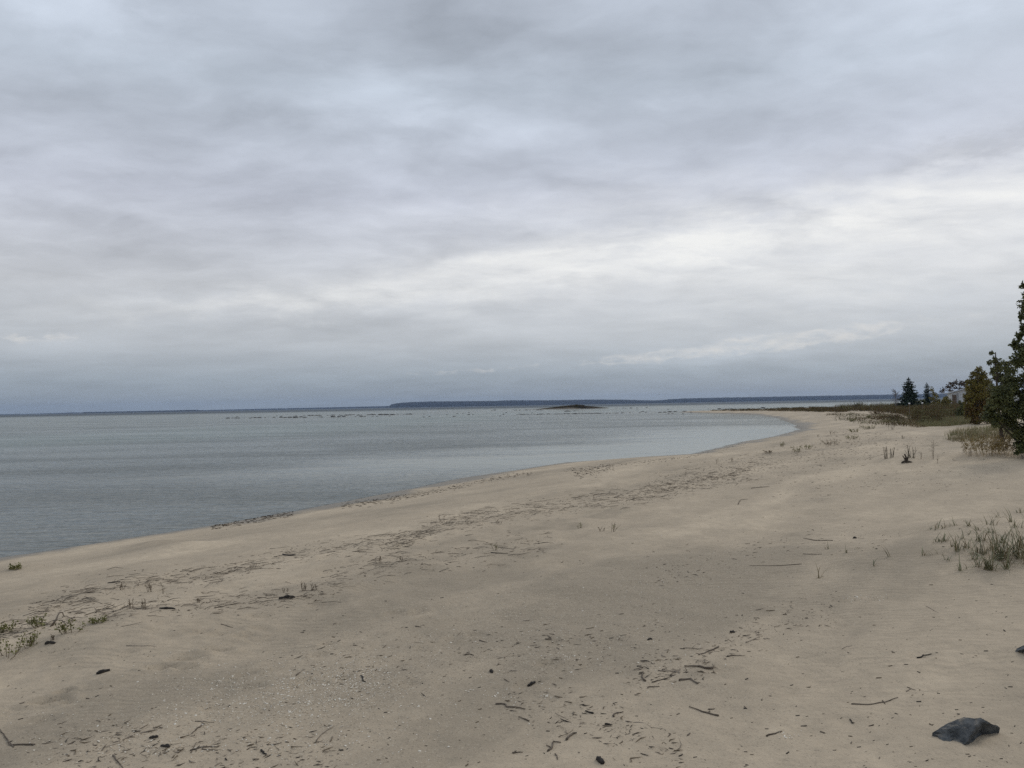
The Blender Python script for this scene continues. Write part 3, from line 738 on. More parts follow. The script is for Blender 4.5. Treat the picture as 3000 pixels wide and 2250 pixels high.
def lobe_tree(name, base, lobes, leaf, leafmats, barkmat, label, cat, trunk_r, cover=1.0, twigs=5, group=None, stems=1, depthf=.8, picker=None):
    """broadleaf tree or bush: trunk and limbs reach into the lobes of its crown, sprays of leaves fill them"""
    base = Vector(base); root = empty(name, base, label, cat, group)
    tb = MB(); lb = MB()
    Y0 = base.y
    L3 = []
    for (px, py, rpx, mi) in lobes:
        r_ = rpx / FPX * Y0
        c = Vector(up_at(px, py, Y0 + random.uniform(-.5, .5) * r_)); L3.append((c, r_, mi))
    zs = sorted(c.z for c, _, _ in L3)
    topc = max(L3, key=lambda q: q[0].z)[0]
    axis_top = Vector(((topc.x + base.x) / 2, base.y, topc.z))
    spine = limb(tb, base - Vector((0, 0, .1)), axis_top, trunk_r, trunk_r * .25, 7, .03, 6)
    for c, r_, mi in L3:
        zj = max(base.z + .05, c.z - max(.5 * abs(c.x - base.x), r_ * .9))
        q = min(max((zj - base.z) / max(axis_top.z - base.z, .01), 0), 1)
        j = spine[min(int(q * 6), 5)]
        pts = limb(tb, j, c, trunk_r * .38, trunk_r * .1, 5, .1, 4)
        nsp = max(7, int(twigs * 2.6 + r_ * 8))
        area = math.pi * r_ * r_
        nleaf = int(area / (leaf * leaf * .3) * 3.4 * cover)
        sprays = []
        for _ in range(nsp):
            v = rv().normalized() * (random.uniform(.35, 1.0) ** .6) * r_
            v.y *= depthf
            e = c + v
            limb(tb, c.lerp(e, .1), e, trunk_r * .09, trunk_r * .03, 3, .12, 2)
            sprays.append((e, v))
        for i in range(nleaf):
            e, v = random.choice(sprays)
            q = random.random() ** .7
            p = (c + v * q) + rv() * r_ * (.16 + .16 * random.random())
            dr = (rv() + v.normalized() * .6 + Vector((0, 0, -.35)))
            lb.leaf(p, dr, rv(), leaf * random.uniform(.65, 1.3), leaf * random.uniform(.6, 1.0), mi if picker is None else picker(p, mi))
    inv = Matrix.Translation(-base)
    for mb in (tb, lb): mb.v = [tuple(Vector(v) - base) for v in mb.v]
    tb.build('trunk', barkmat, root, True); lb.build('crown', leafmats, root)
    return root

def spruce(base, top_z, half, label, seed, dense=1.0):
    random.seed(seed)
    base = Vector(base); root = empty('spruce_tree', base, label, 'tree')
    H = top_z - base.z; tb = MB(); nb_ = MB()
    tb.tube([(0, 0, -.1), (0, 0, H * .5), (0, 0, H)], [.035 * H, .02 * H, .004 * H], 7)
    z = .04 * H
    while z < H * .99:
        q = z / H
        Lm = half * (1 - q) ** .62 * random.uniform(.62, 1.25) + .035 * H
        n = max(4, int(9 * dense * (1 - q * .5)))
        a0 = random.uniform(0, 6.28)
        for j in range(n):
            an = a0 + 6.283 * j / n + random.uniform(-.3, .3); L = Lm * random.uniform(.65, 1.12)
            dv = Vector((math.cos(an), math.sin(an), 0)); e = Vector((0, 0, z)) + dv * L + Vector((0, 0, L * random.uniform(-.18, .22)))
            st = Vector((0, 0, z)); tb.tube([st, e], [.008 * H, .002 * H], 3)
            k_ = max(9, int(L / H * 95))
            for i in range(k_):
                f = random.uniform(.12, 1.03); p = st.lerp(e, f); sp = L * .26 * (1.15 - f * .6) + .02 * H
                dr = dv * random.uniform(.3, 1) + Vector((random.uniform(-1, 1), random.uniform(-1, 1), random.uniform(-.5, .55)))
                nb_.leaf(p, dr, rv(), sp * random.uniform(.7, 1.3), sp * .55)
        z += H * .036 * random.uniform(.8, 1.25)
    for i in range(14): nb_.leaf(Vector((0, 0, H * random.uniform(.95, 1.0))), Vector((random.uniform(-.5, .5), random.uniform(-.5, .5), 1)), rv(), H * .05, H * .016)
    tb.build('trunk', M['bark'], root, True); nb_.build('crown', M['needles'], root)
    return root

# trees, house and brush on the dune
b_ = at(3065, 1336)
random.seed(21)
lobe_tree('broadleaf_tree', b_, [(3070, 1000, 95, 0), (3050, 900, 62, 0), (3015, 862, 22, 0), (2996, 836, 10, 0), (3012, 905, 22, 0), (2994, 925, 13, 0), (3005, 965, 24, 0), (2985, 985, 17, 0), (2972, 1012, 17, 0), (2998, 1025, 30, 0), (2985, 1060, 26, 0), (3050, 1090, 80, 0),
                               (2968, 1130, 42, 0), (2935, 1165, 40, 0), (2905, 1210, 34, 0), (2920, 1230, 22, 0), (2985, 1195, 58, 0), (3060, 1180, 100, 0), (2950, 1235, 30, 0), (3050, 1270, 70, 0), (2990, 1262, 28, 0)],
          .062, [M['darkleaf']], M['bark'], 'tall dark green leafy tree cut off by the picture edge', 'tree', .11, 1.15)
b_ = at(3010, 1342)
lobe_tree('leafy_bush', b_, [(3000, 1300, 34, 0), (2978, 1272, 18, 0), (2985, 1318, 18, 0), (3030, 1320, 30, 0), (3020, 1270, 30, 0)], .055, [M['darkleaf']], M['bark'], 'dark leafy bush at the foot of the tall dark tree', 'bush', .03, 1.2)
b_ = up_at(2935, 1250, 30.0); b_[2] = gz(b_[0], b_[1])
lobe_tree('poplar_tree', b_, [(2905, 1032, 7, 0), (2897, 1062, 8, 0), (2915, 1055, 13, 0), (2928, 1075, 20, 0), (2908, 1088, 15, 0), (2948, 1068, 16, 0), (2955, 1090, 24, 0), (2935, 1105, 26, 0), (2960, 1130, 34, 0), (2925, 1140, 30, 0), (2940, 1180, 40, 0), (2960, 1215, 40, 0), (2912, 1195, 26, 0), (2925, 1232, 28, 0), (2952, 1246, 26, 0), (2900, 1222, 18, 0)],
          .075, [M['poplarleaf']], M['bark'], 'thin olive green poplar with wispy top between gold tree and dark tree', 'tree', .07, .85)
b_ = at(2862, 1243)
random.seed(5)
lobe_tree('small_tree', b_, [(2867, 1084, 12, 0), (2855, 1098, 17, 0), (2875, 1102, 19, 0), (2845, 1118, 17, 0), (2866, 1122, 26, 0), (2886, 1128, 22, 0), (2839, 1140, 17, 0), (2862, 1150, 34, 0), (2888, 1160, 31, 0), (2843, 1170, 24, 0), (2868, 1185, 38, 1), (2892, 1195, 29, 1),
                           (2845, 1200, 26, 1), (2870, 1215, 34, 1), (2890, 1225, 24, 1), (2853, 1226, 19, 1), (2842, 1158, 18, 0), (2836, 1185, 16, 0), (2838, 1212, 18, 1)], .08, [M['goldleaf'], M['rustleaf']], M['bark'],
          'olive gold tree turning rusty brown near the ground', 'tree', .09, 1.0, picker=lambda p, mi: (1 if random.random() < (.7 if mi else .12) else 0))
b_ = at(2818, 1226)
lobe_tree('leafy_bush', b_, [(2816, 1203, 16, 0), (2805, 1214, 12, 0), (2828, 1196, 14, 0), (2826, 1212, 16, 0), (2818, 1186, 8, 0), (2812, 1178, 5, 0)], .1, [M['poplarleaf']], M['bark'], 'small dark green bush at the foot of the gold tree', 'bush', .03, 1.1)

def house():
    Y0 = 150.0
    xl = (2784 - CX) / FPX * Y0; g = gz(xl + 4, Y0) - .1
    ez = up_at(2784, 1152.5, Y0)[2]
    root = empty('cottage', (xl, Y0, g), 'white clapboard cottage with low grey gable roof behind the gold tree', 'house')
    root.rotation_euler.z = R(-25)
    e = ez - g; w = 11.0; pk = e + 1.5; dp = 9.0
    mb = MB()
    f = [(0, 0, 0), (w, 0, 0), (w, 0, e), (w / 2, 0, pk), (0, 0, e)]
    bk = [(x, dp, z) for x, _, z in f]
    mb.face(f); mb.face(bk[::-1])
    for i in range(5):
        j = (i + 1) % 5
        if i in (2, 3): continue
        mb.face([f[j], f[i], bk[i], bk[j]])
    mb.build('wall', M['siding'], root)
    rf = MB(); o = .45; th = .16; sl_ = (pk - e) / (w / 2)
    for s_ in (0, 1):
        def P(x, y, z): return (x if s_ == 0 else w - x, y, z)
        a = [(-o, -o, e - o * sl_ + .03), (w / 2, -o, pk + .03), (w / 2, dp + o, pk + .03), (-o, dp + o, e - o * sl_ + .03)]
        tp = [P(x, y, z + th) for x, y, z in a]; bt = [P(*q) for q in a]
        rf.face(tp); rf.face(bt[::-1])
        for i in range(4):
            j = (i + 1) % 4
            rf.face([bt[i], bt[j], tp[j], tp[i]])
    ro = rf.build('roof', M['roof'], root)
    ch = MB(); ch.box((w * .6, dp * .5, pk - .9), (w * .6 + .7, dp * .5 + .7, pk + .7)); ch.build('chimney', M['porch_dark'], ro)
    dm = MB(); dm.box((.25, -.05, .0), (.95, -.003, 2.0)); dd = dm.build('porch_dark', M['porch_dark'], root)  # flat brown panel; the open porch recess's darkness is put into its colour
    dh = MB(); dh.box((.82, -.1, .95), (.88, -.053, 1.05)); dh.build('grey_block', M['roof'], dd)  # small grey block added on the porch panel
    pm = MB(); pm.box((1.05, -.06, 0), (1.3, -.004, e - .05)); pm.build('corner_board', M['roof'], root)
    for x in (4.5, 7.6):
        wm = MB(); wm.box((x, -.07, 1.0), (x + 1.2, -.004, 1.95)); wf = wm.build('window', M['white'], root)
        gm = MB(); gm.box((x + .1, -.085, 1.08), (x + 1.1, -.072, 1.87)); gm.build('pane', M['black'], wf)
house()
def gnd(px, Y): 
    x = (px - CX) / FPX * Y; return Vector((x, Y, gz(x, Y)))
random.seed(9)
lobe_tree('oak_tree', gnd(2796, 172), [(2790, 1124, 10, 0), (2778, 1132, 8, 0), (2802, 1120, 8, 0), (2814, 1122, 9, 0), (2826, 1128, 9, 0), (2765, 1142, 8, 0), (2757, 1148, 5, 0), (2784, 1142, 8, 0), (2800, 1136, 6, 0), (2815, 1140, 7, 0), (2832, 1118, 5, 0), (2838, 1140, 8, 0)],
          .34, [M['brownleaf']], M['bark'], 'sparse brown leaved tree rising behind the white cottage', 'tree', .16, .5)
lobe_tree('small_tree', gnd(2738, 120), [(2729, 1140, 7, 0), (2736, 1150, 9, 0), (2744, 1160, 10, 0), (2730, 1166, 9, 0), (2746, 1174, 11, 0), (2735, 1178, 10, 0)], .2, [M['goldleaf']], M['greybark'], 'thin half bare yellowing tree beside the small spruce', 'tree', .07, .45)
lobe_tree('leafy_bush', gnd(2770, 115), [(2772, 1166, 9, 0), (2764, 1176, 11, 0), (2780, 1174, 10, 0), (2754, 1182, 10, 0), (2772, 1186, 12, 0)], .2, [M['goldleaf']], M['bark'], 'yellow green bush in front of the white cottage corner', 'bush', .04, .9)
spruce(gnd(2662, 112), up_at(2662, 1108, 112)[2], 26 / FPX * 112 * 1.05, 'broad dark spruce standing above the brown brush', 4, 1.3)
spruce(gnd(2715, 122), up_at(2715, 1122, 122)[2], 14 / FPX * 122, 'small slim spruce with a thin pointed tip', 6, 1.0)
lobe_tree('leafy_bush', gnd(2690, 112), [(2690, 1180, 12, 0), (2676, 1184, 10, 0), (2702, 1178, 10, 0), (2712, 1184, 10, 0)], .2, [M['darkleaf']], M['bark'], 'dark low bush between the two spruces', 'bush', .03, 1.0)
def bare_tree(base, top_z, spread, label, seed):
    random.seed(seed); base = Vector(base); root = empty('bare_tree', base, label, 'tree'); H = top_z - base.z
    tb = MB(); cb = MB()
    limb(tb, (0, 0, -.1), (0.05, 0, H * .85), .05, .015, 5, .03, 5)
    for i in range(22):
        z = H * random.uniform(.25, .85); an = random.uniform(0, 6.28); L = spread * random.uniform(.5, 1.05) * (1.15 - abs(z / H - .55))
        e = Vector((math.cos(an) * L * .8, math.sin(an) * L * .8, z + L * random.uniform(.6, 1.3)))
        if e.z > H: e.z = H * random.uniform(.93, 1)
        limb(cb, (0.02, 0, z), e, .022, .012, 3, .1, 3)
        for k in range(9):
            q = random.uniform(.3, 1); p = Vector((0, 0, z)).lerp(e, q); d2 = rv() * spread * .35; d2.z = abs(d2.z)
            limb(cb, p, p + d2, .012, .007, 3, .1, 2)
    tb.build('trunk', M['greybark'], root, True); cb.build('crown', M['greybark'], root)
bare_tree(gnd(2623, 105), up_at(2625, 1136, 105)[2], .75, 'bare grey sapling beside the broad dark spruce', 3)

# brown brush behind the beach: countless stems
def in_poly(x, y, poly):
    c = False; n = len(poly)
    for i in range(n):
        (ax, ay), (bx, by) = poly[i], poly[i - 1]
        if (ay > y) != (by > y) and x < (bx - ax) * (y - ay) / (by - ay) + ax: c = not c
    return c
def brush(name, label, poly, n, hmin, hmax, mats, weights, per, wid, seed, spread, cat, leafy_=False):
    random.seed(seed); mb = MB()
    xs = [p[0] for p in poly]; ys = [p[1] for p in poly]; k = 0; tries = 0
    spots = []
    while len(spots) < n and tries < n * 30:
        tries += 1
        px = random.uniform(min(xs), max(xs)); py = random.uniform(min(ys), max(ys))
        if in_poly(px, py, poly):
            v = at(px, py)
            if v: spots.append((v[0], v[1]))
    zz = gzs([s_[0] for s_ in spots], [s_[1] for s_ in spots])
    for (x, y), z in zip(spots, zz):
        if z < .05: continue
        hm = random.uniform(hmin, hmax) * (1 + .5 * float(fbm(np.array([x / 4.]), np.array([y / 4.]), 2, 77)[0]))
        pn_ = float(fbm(np.array([x / 6.]), np.array([y / 6.]), 3, 91)[0])
        mi = random.choices(range(len(mats)), [w_ * (1 + (2.2 * pn_ if i_ else -1.2 * pn_)) if abs(pn_) < .45 else w_ for i_, w_ in enumerate(weights)])[0]
        if leafy_:
            for _ in range(per):
                v = rv(); v = Vector((v.x * spread * 1.5, v.y * spread * 1.5, abs(v.z) ** .8 * hm))
                mb.leaf(Vector((x, y, z)) + v, rv() + Vector((0, 0, .5)), rv(), wid * random.uniform(.7, 1.5), wid * random.uniform(.4, .9), mi if random.random() < .8 else random.randrange(len(mats)))
        for _ in range(per // 4 if leafy_ else per):
            dx_ = random.gauss(0, spread); dy_ = random.gauss(0, spread)
            mb.blade((x + dx_, y + dy_, z - .03), random.uniform(0, 6.28), random.uniform(0, .55), hm * random.uniform(.5, 1.15), (.035 if leafy_ else wid) * random.uniform(.6, 1.5), random.uniform(-.2, .9), mi, 3)
    return tag(mb.build(name, mats), label, cat, kind='stuff')
BROWN = [M['heath'], M['heathgreen'], M['rustleaf'], M['dune']]
brush('shrubbery', 'mass of brown dune brush in front of the spruces and cottage', [(2440, 1192), (2480, 1204), (2560, 1206), (2630, 1212), (2680, 1222), (2712, 1244), (2750, 1238), (2790, 1225), (2840, 1222), (2850, 1195), (2740, 1184), (2600, 1182), (2520, 1186)], 2100, .4, .85, BROWN, (5, 3, .5, 1.4), 30, .085, 31, .3, 'brush', True)
brush('shrubbery', 'scattered low brown clumps on the sand before the brush', [(2380, 1211), (2520, 1211), (2640, 1217), (2690, 1232), (2700, 1252), (2600, 1246), (2500, 1238), (2420, 1222)], 150, .10, .36, BROWN, (6, 3, .2, .8), 34, .07, 36, .42, 'brush', True)
brush('shrubbery', 'low dark heath running out along the sand spit', [(2090, 1204), (2160, 1204), (2230, 1204), (2350, 1206), (2480, 1208), (2490, 1190), (2380, 1192), (2250, 1195), (2150, 1200), (2090, 1202)], 800, .07, .36, [M['heath'], M['heathgreen']], (5, 1), 22, .11, 32, .45, 'heath', True)
brush('dune_grass', 'green dune grass patch below the brown brush', [(2682, 1240), (2700, 1250), (2780, 1249), (2850, 1240), (2925, 1226), (2960, 1215), (2840, 1222), (2790, 1226), (2740, 1238), (2712, 1240)], 1500, .16, .42, [M['dune'], M['straw']], (4, 1), 14, .012, 33, .16, 'grass')
brush('dune_grass', 'paler dune grass patch around the foot of the dark tree', [(2775, 1285), (2800, 1296), (2870, 1292), (2960, 1286), (3060, 1300), (3060, 1250), (2900, 1250), (2830, 1258), (2790, 1268)], 620, .14, .38, [M['dune'], M['straw']], (3, 2), 12, .012, 34, .13, 'grass')
brush('dune_grass', 'thin line of dry grass at the seaward edge of the dune', [(2560, 1212), (2640, 1222), (2720, 1250), (2690, 1254), (2610, 1226)], 170, .12, .32, [M['straw'], M['heath']], (2, 2), 9, .015, 35, .2, 'grass')

# ------------------------------------------------------------------ small plants on the sand
def leafy(px, py, hpx, wpx, mats, label, group=None, name='beach_plant', n=None, leaf=.022, cat='plant', per=16):
    g = at(px, py) or at(px, py + 5); Y = g.y; H = hpx / FPX * Y; Wd = max(wpx / FPX * Y * .5, .04)
    root = empty(name, g, label, cat, group); sb = MB(); lb = MB()
    n = n or max(8, int(Wd * 34))
    lf = max(leaf, 2.0 / FPX * Y)
    for i in range(n):
        x = random.uniform(-1, 1) * Wd * .45; y = random.uniform(-.4, .4) * Wd
        z = gz(g.x + x, g.y + y) - g.z
        hh = H * random.uniform(.55, 1.05); e = Vector((x * 2.0 + random.gauss(0, .2) * Wd, y * 1.8 + random.gauss(0, .2) * Wd, z + hh))
        pts = limb(sb, (x, y, z - .01), e, max(.003, .4 / FPX * Y), .0015, 3, .12, 3)
        for j in range(per):
            q = random.uniform(.2, 1.02); p = Vector((x, y, z)).lerp(e, q) + rv() * lf * 1.2
            lb.leaf(p, rv() + Vector((0, 0, .25)), rv(), lf * random.uniform(.7, 1.4), lf * random.uniform(.4, .75))
    sb.build('stem', M['drystem'], root); lb.build('foliage', mats, root)
    return root
def dry(px, py, hpx, wpx, mat, label, group=None, name='dry_plant', n=None, side=5):
    g = at(px, py); Y = g.y; H = hpx / FPX * Y; Wd = max(wpx / FPX * Y * .5, .02)
    mb = MB(); n = n or random.randint(3, 6); th = max(.0022, .33 / FPX * Y)
    for i in range(n):
        x = random.uniform(-.6, .6) * Wd; e = Vector((x + random.uniform(-.6, .6) * Wd, random.uniform(-.3, .3) * Wd, H * random.uniform(.55, 1.05)))
        limb(mb, (x, 0, -.01), e, th, th * .6, 4, .08, 3)
        for j in range(side):
            q = random.uniform(.25, .95); p = Vector((x, 0, 0)).lerp(e, q); d2 = rv() * H * .3; d2.z = abs(d2.z) + H * .08
            limb(mb, p, p + d2, th * .7, th * .4, 3, .1, 2)
    o = mb.build(name, mat); o.location = g
    return tag(o, label, 'plant', group)
def tuft(px, py, hpx, wpx, label, group=None, n=None, straw=.38, name='grass_tuft', lean=.95):
    g = at(px, py); Y = g.y; H = hpx / FPX * Y; Wd = max(wpx / FPX * Y * .5, .015)
    mb = MB(); n = n or 14
    for i in range(n):
        x = random.gauss(0, .35) * Wd; y = random.gauss(0, .35) * Wd * .7; z = gz(g.x + x, g.y + y) - g.z
        an = random.uniform(0, 6.28); L = H * random.uniform(.6, 1.75)
        mb.blade((x, y, z - .015), an, abs(random.gauss(.1, lean * .6)), L * (1.25 if n > 12 else 1), random.uniform(.0045, .009), random.uniform(.3, 2.6), 1 if random.random() < straw else 0, 6)
    o = mb.build(name, [M['blade'], M['straw']]); o.location = g
    return tag(o, label, 'grass', group)

random.seed(41)
tag_ = 'marram grass tufts in the clump'
for (px, py, h, w, n) in [(2803, 1614, 42, 30, 10), (2830, 1606, 30, 40, 12), (2870, 1586, 45, 30, 12), (2882, 1583, 40, 18, 7), (2890, 1668, 66, 30, 16), (2903, 1672, 60, 30, 14), (2922, 1642, 72, 40, 22), (2937, 1636, 74, 36, 22), (2948, 1668, 66, 26, 9),
                          (2956, 1660, 55, 26, 9), (2988, 1635, 85, 34, 26), (2997, 1606, 62, 34, 16), (2862, 1660, 42, 30, 9), (2910, 1612, 42, 44, 14), (2970, 1626, 62, 36, 14), (2858, 1622, 45, 50, 14), (3010, 1655, 70, 50, 16), (3015, 1560, 50, 50, 12), (2930, 1590, 40, 40, 10)]:
    tuft(px, py, h, w, 'green marram grass tuft in the dense clump behind the jagged slate', tag_, int(n * 1.5))
for (px, py, h, w, n) in [(2770, 1585, 42, 14, 5), (2750, 1588, 26, 40, 10), (2728, 1552, 22, 60, 10), (2765, 1545, 20, 60, 8), (2797, 1540, 26, 26, 6), (2838, 1541, 30, 16, 7), (2844, 1563, 28, 16, 5), (2896, 1537, 22, 50, 9), (2925, 1515, 25, 40, 8), (2960, 1530, 40, 16, 5), (2988, 1502, 20, 50, 8), (2955, 1566, 18, 60, 8), (2865, 1552, 22, 40, 7), (2818, 1577, 26, 30, 6), (2900, 1562, 24, 44, 8), (2978, 1545, 26, 40, 8), (2790, 1602, 24, 34, 6), (2850, 1640, 30, 40, 8), (2880, 1625, 34, 40, 9), (2775, 1640, 24, 30, 5)]:
    tuft(px, py, h, w, 'thin marram grass tuft on the sand behind the dense clump', 'thin marram tufts behind the dense clump', int(n * 1.5), .35, lean=.8)
for (px, py, h, w, n, lab) in [(2706, 1628, 40, 14, 6, 'two pronged grass tuft just outside the dense marram clump'), (2814, 1673, 46, 16, 7, 'lone forked grass tuft low in front of the marram clump'), (2836, 1668, 28, 20, 4, 'bent grass blades lying towards the sand before the marram clump'),
                               (2740, 1626, 26, 60, 6, 'arched grass blades touching the sand beside the marram clump'), (2481, 1619, 34, 14, 5, 'grass sprig leaning over beside a bleached stick'), (2509, 1609, 16, 12, 4, 'short bent grass sprig behind the leaning sprig'),
                               (2425, 1609, 22, 20, 4, 'faint drooping grass sprig on bare sand'), (2561, 1658, 48, 14, 5, 'tall single grass sprig with a leaning top'), (2605, 1631, 42, 14, 4, 'upright forked grass sprig on open sand'), (2402, 1694, 48, 18, 7, 'brown forked grass sprig standing alone on smooth sand')]:
    tuft(px, py, h, w, lab, None, n, .7 if 'brown' in lab else .4)

PEA = [M['pea'], M['pea']]
for (px, py, h, w, lab) in [(9, 1858, 34, 60, 'olive beach pea plant cut by the picture edge'), (25, 1922, 60, 110, 'largest yellow green beach plant low beside the picture edge'), (85, 1893, 50, 40, 'upright olive beach plant next to the largest one'), (122, 1838, 36, 60, 'spreading green beach plant before the dark forked stick'),
                            (205, 1853, 46, 62, 'bushy bright green beach plant behind the dark forked stick'), (285, 1824, 18, 46, 'low flat green plant trailing from the bushy plant'), (42, 1667, 15, 34, 'small green plant on its own sand mound near the water'),
                            (1452, 1612, 22, 30, 'yellow green plant beside a dark stick in mid beach'), (1793, 1558, 30, 36, 'taller green plant in the far wrack line'), (1700, 1547, 16, 24, 'short green plant in the far wrack line'), (2291, 1308, 14, 22, 'small round green plant near the water beyond the wrack'),
                            (2335, 1325, 20, 44, 'broad yellow green plant on the far beach'), (2364, 1315, 13, 44, 'green plant spreading behind the broad yellow green one'), (2497, 1287, 12, 46, 'dark green mat plant in the middle of the far plants'), (2547, 1257, 12, 54, 'long olive mat of plants near the brown brush'),
                            (2503, 1266, 11, 44, 'grey green mat of plants below the long olive mat'), (2547, 1225, 10, 20, 'small olive mound of plants on bare far sand'), (2494, 1235, 8, 22, 'tiny olive plant alone on the far sand flat')]:
    mid_ = 'mid beach' in lab or 'far wrack line' in lab
    if px < 400: h *= .8; w *= 1.25
    leafy(px, py, h, w, PEA, lab, leaf=.02 if py > 1700 else (.016 if mid_ else .03), n=5 if mid_ else None, per=6 if mid_ else 16)
for (px, py, h, w, lab) in [(2437, 1303, 16, 66, 'brown mat of withered plants on the far beach'), (2617, 1230, 28, 56, 'bushy brown shrub on a hump before the brush'), (2570, 1214, 12, 46, 'dark brown low shrub at the brush edge'), (2250, 1328, 9, 26, 'withered brown plant on the near side of the far plants')]:
    leafy(px, py, h, w, [M['heath']], lab, name='withered_shrub', leaf=.03)
leafy(2515, 1199, 22, 44, [M['heathgreen']], 'rounded green bush standing out at the end of the brown brush', None, 'leafy_bush', 40, .08, 'bush')
for (px, py, h, w, lab) in [(385, 1782, 28, 18, 'dry curled plant beside the black driftwood log'), (420, 1783, 28, 26, 'dry tangled plant just before the black driftwood log'), (153, 1876, 18, 20, 'dry brown sprig above the arched black bark'), (440, 1734, 30, 26, 'pale dry plant in the upper near wrack'), (357, 1728, 22, 26, 'thin dry plant at the start of the upper wrack'),
                            (479, 1740, 24, 10, 'short upright dry stalk in the upper wrack'), (581, 1765, 13, 14, 'tiny dry sprig between the two wrack lines'), (836, 1736, 20, 20, 'dry plant just behind the black split log'), (890, 1731, 24, 18, 'taller dry plant behind the black split log'), (922, 1729, 18, 30, 'wide dry plant past the black split log'),
                            (741, 1663, 12, 40, 'matted dry stems in the upper wrack'), (1298, 1529, 20, 34, 'dry plant over a dark heap of twigs'), (1461, 1536, 14, 22, 'short dry plant on the far side of the twig heap'), (1115, 1646, 22, 20, 'dry two stemmed plant in the lower wrack'), (1174, 1646, 20, 18, 'dry brown plant in the lower wrack beside the two stemmed one'),
                            (1741, 1463, 20, 10, 'upright dry plant above the dark far wrack'), (1764, 1557, 15, 26, 'dry tangle next to the taller green plant'), (2098, 1360, 18, 10, 'leaning dry stalk near the far water edge'), (2146, 1352, 12, 14, 'small brown dry plant past the leaning stalk'), (2608, 1260, 20, 40, 'dry branching plant under the brown shrub hump'),
                            (2396, 1279, 9, 12, 'small dry sprig on the far sand'), (2440, 1273, 11, 26, 'pair of dry sprigs standing on the far sand'), (2648, 1285, 10, 26, 'dry twiggy plant before the green dune grass'), (2841, 1337, 26, 22, 'reddish dry plant at the edge of the golden bush'), (2824, 1325, 13, 12, 'small grey dry plant before the golden bush'),
                            (2733, 1346, 58, 16, 'tall solitary dry stalk with a thin bent tip'), (2697, 1345, 24, 12, 'short dry stalk between reeds and the tall stalk'), (2748, 1357, 20, 8, 'low dry stalk just in front of the tall stalk')]:
    dry(px, py, h, w, M['drystem'], lab, n=2 if w < 12 else None)
def reeds(px, py, h, w, n, lab):
    g = at(px, py); Y = g.y; mb = MB()
    for i in range(n):
        x = random.uniform(-.5, .5) * w / FPX * Y; H = h / FPX * Y * random.uniform(.5, 1.05)
        limb(mb, (x, random.uniform(-.08, .08), -.02), (x * 1.25 + random.gauss(0, .03), random.uniform(-.1, .1), H), .007, .004, 4, .04, 3)
    o = mb.build('reed_tuft', M['reed']); o.location = g; tag(o, lab, 'reeds')
reeds(2604, 1342, 38, 28, 14, 'wider tuft of upright grey stems on a sand hump')
reeds(2668, 1341, 38, 18, 13, 'narrow tuft of upright grey stems behind the dark stump')
def stump():
    g = at(2656, 1356); Y = g.y; mb = MB(); s_ = 1 / FPX * Y
    limb(mb, (-14 * s_, 0, .0), (0, 0, 5 * s_), (.025), .035, 6, .1, 3); limb(mb, (0, 0, 4 * s_), (16 * s_, 0, 1 * s_), .035, .018, 6, .15, 3)
    limb(mb, (0, 0, 0), (-5 * s_, 0, 26 * s_), .032, .018, 6, .08, 3); limb(mb, (0, 0, 4 * s_), (5 * s_, 0, 19 * s_), .026, .012, 6, .08, 3); limb(mb, (-3 * s_, 0, 8 * s_), (-11 * s_, 0, 21 * s_), .022, .01, 6, .08, 3)
    o = mb.build('stump', M['bark']); o.location = g; tag(o, 'dark broken driftwood stump in front of the narrow reed tuft', 'stump')
stump()
def gold_bush():
    random.seed(52); g = at(2902, 1330); Y = g.y; root = empty('golden_bush', g, 'see-through golden dry bush on the sand before the dark tree', 'bush')
    sb = MB(); lb = MB()
    for i in range(60):
        x = random.uniform(-.55, .5); y = random.uniform(-.3, .3); H = random.uniform(.25, .52)
        e = Vector((x * 1.15 + random.gauss(0, .1), y + random.gauss(0, .1), H)); limb(sb, (x, y, gz(g.x + x, g.y + y) - g.z - .02), e, .004, .002, 3, .08, 3)
        for j in range(11):
            q = random.uniform(.2, 1); p = Vector((x, y, 0)).lerp(e, q); d2 = rv() * .18; d2.z = abs(d2.z) * .8; limb(sb, p, p + d2, .003, .0015, 3, .1, 2)
            for k in range(3): lb.leaf(p + d2 * random.random(), rv(), rv(), .035, .018)
    sb.build('stem', M['gold'], root); lb.build('foliage', [M['gold']], root)
gold_bush()

# ------------------------------------------------------------------ driftwood, twigs, shells
def stick(label, mat, r_, pts, more=(), lift=0.0, name='stick', cat='stick'):
    mb = MB(); base = at(*pts[0])
    def run(pp, rr):
        w = [at(*p) for p in pp]; out = []
        for i in range(len(w) - 1):
            n = 3
            for j in range(n): out.append(w[i].lerp(w[i + 1], j / n))
        out.append(w[-1]); L = len(out)
        res = []; rad = []
        for i, p in enumerate(out):
            z = gz(p.x, p.y) + rr * .75 + lift * math.sin(math.pi * i / (L - 1))
            res.append(Vector((p.x, p.y, z)) + Vector((random.gauss(0, rr * .5), random.gauss(0, rr * .5), 0)) - base)
            rad.append(rr * (1.0 - .55 * i / (L - 1)) * random.uniform(.8, 1.15))
        mb.tube(res, rad, 6)
    run(pts, r_)
    for q in more: run(q, r_ * .7)
    o = mb.build(name, mat, smooth=True); o.location = base
    return tag(o, label, cat)
B_, T_, P_ = M['black'], M['twig'], M['pale']
random.seed(61)
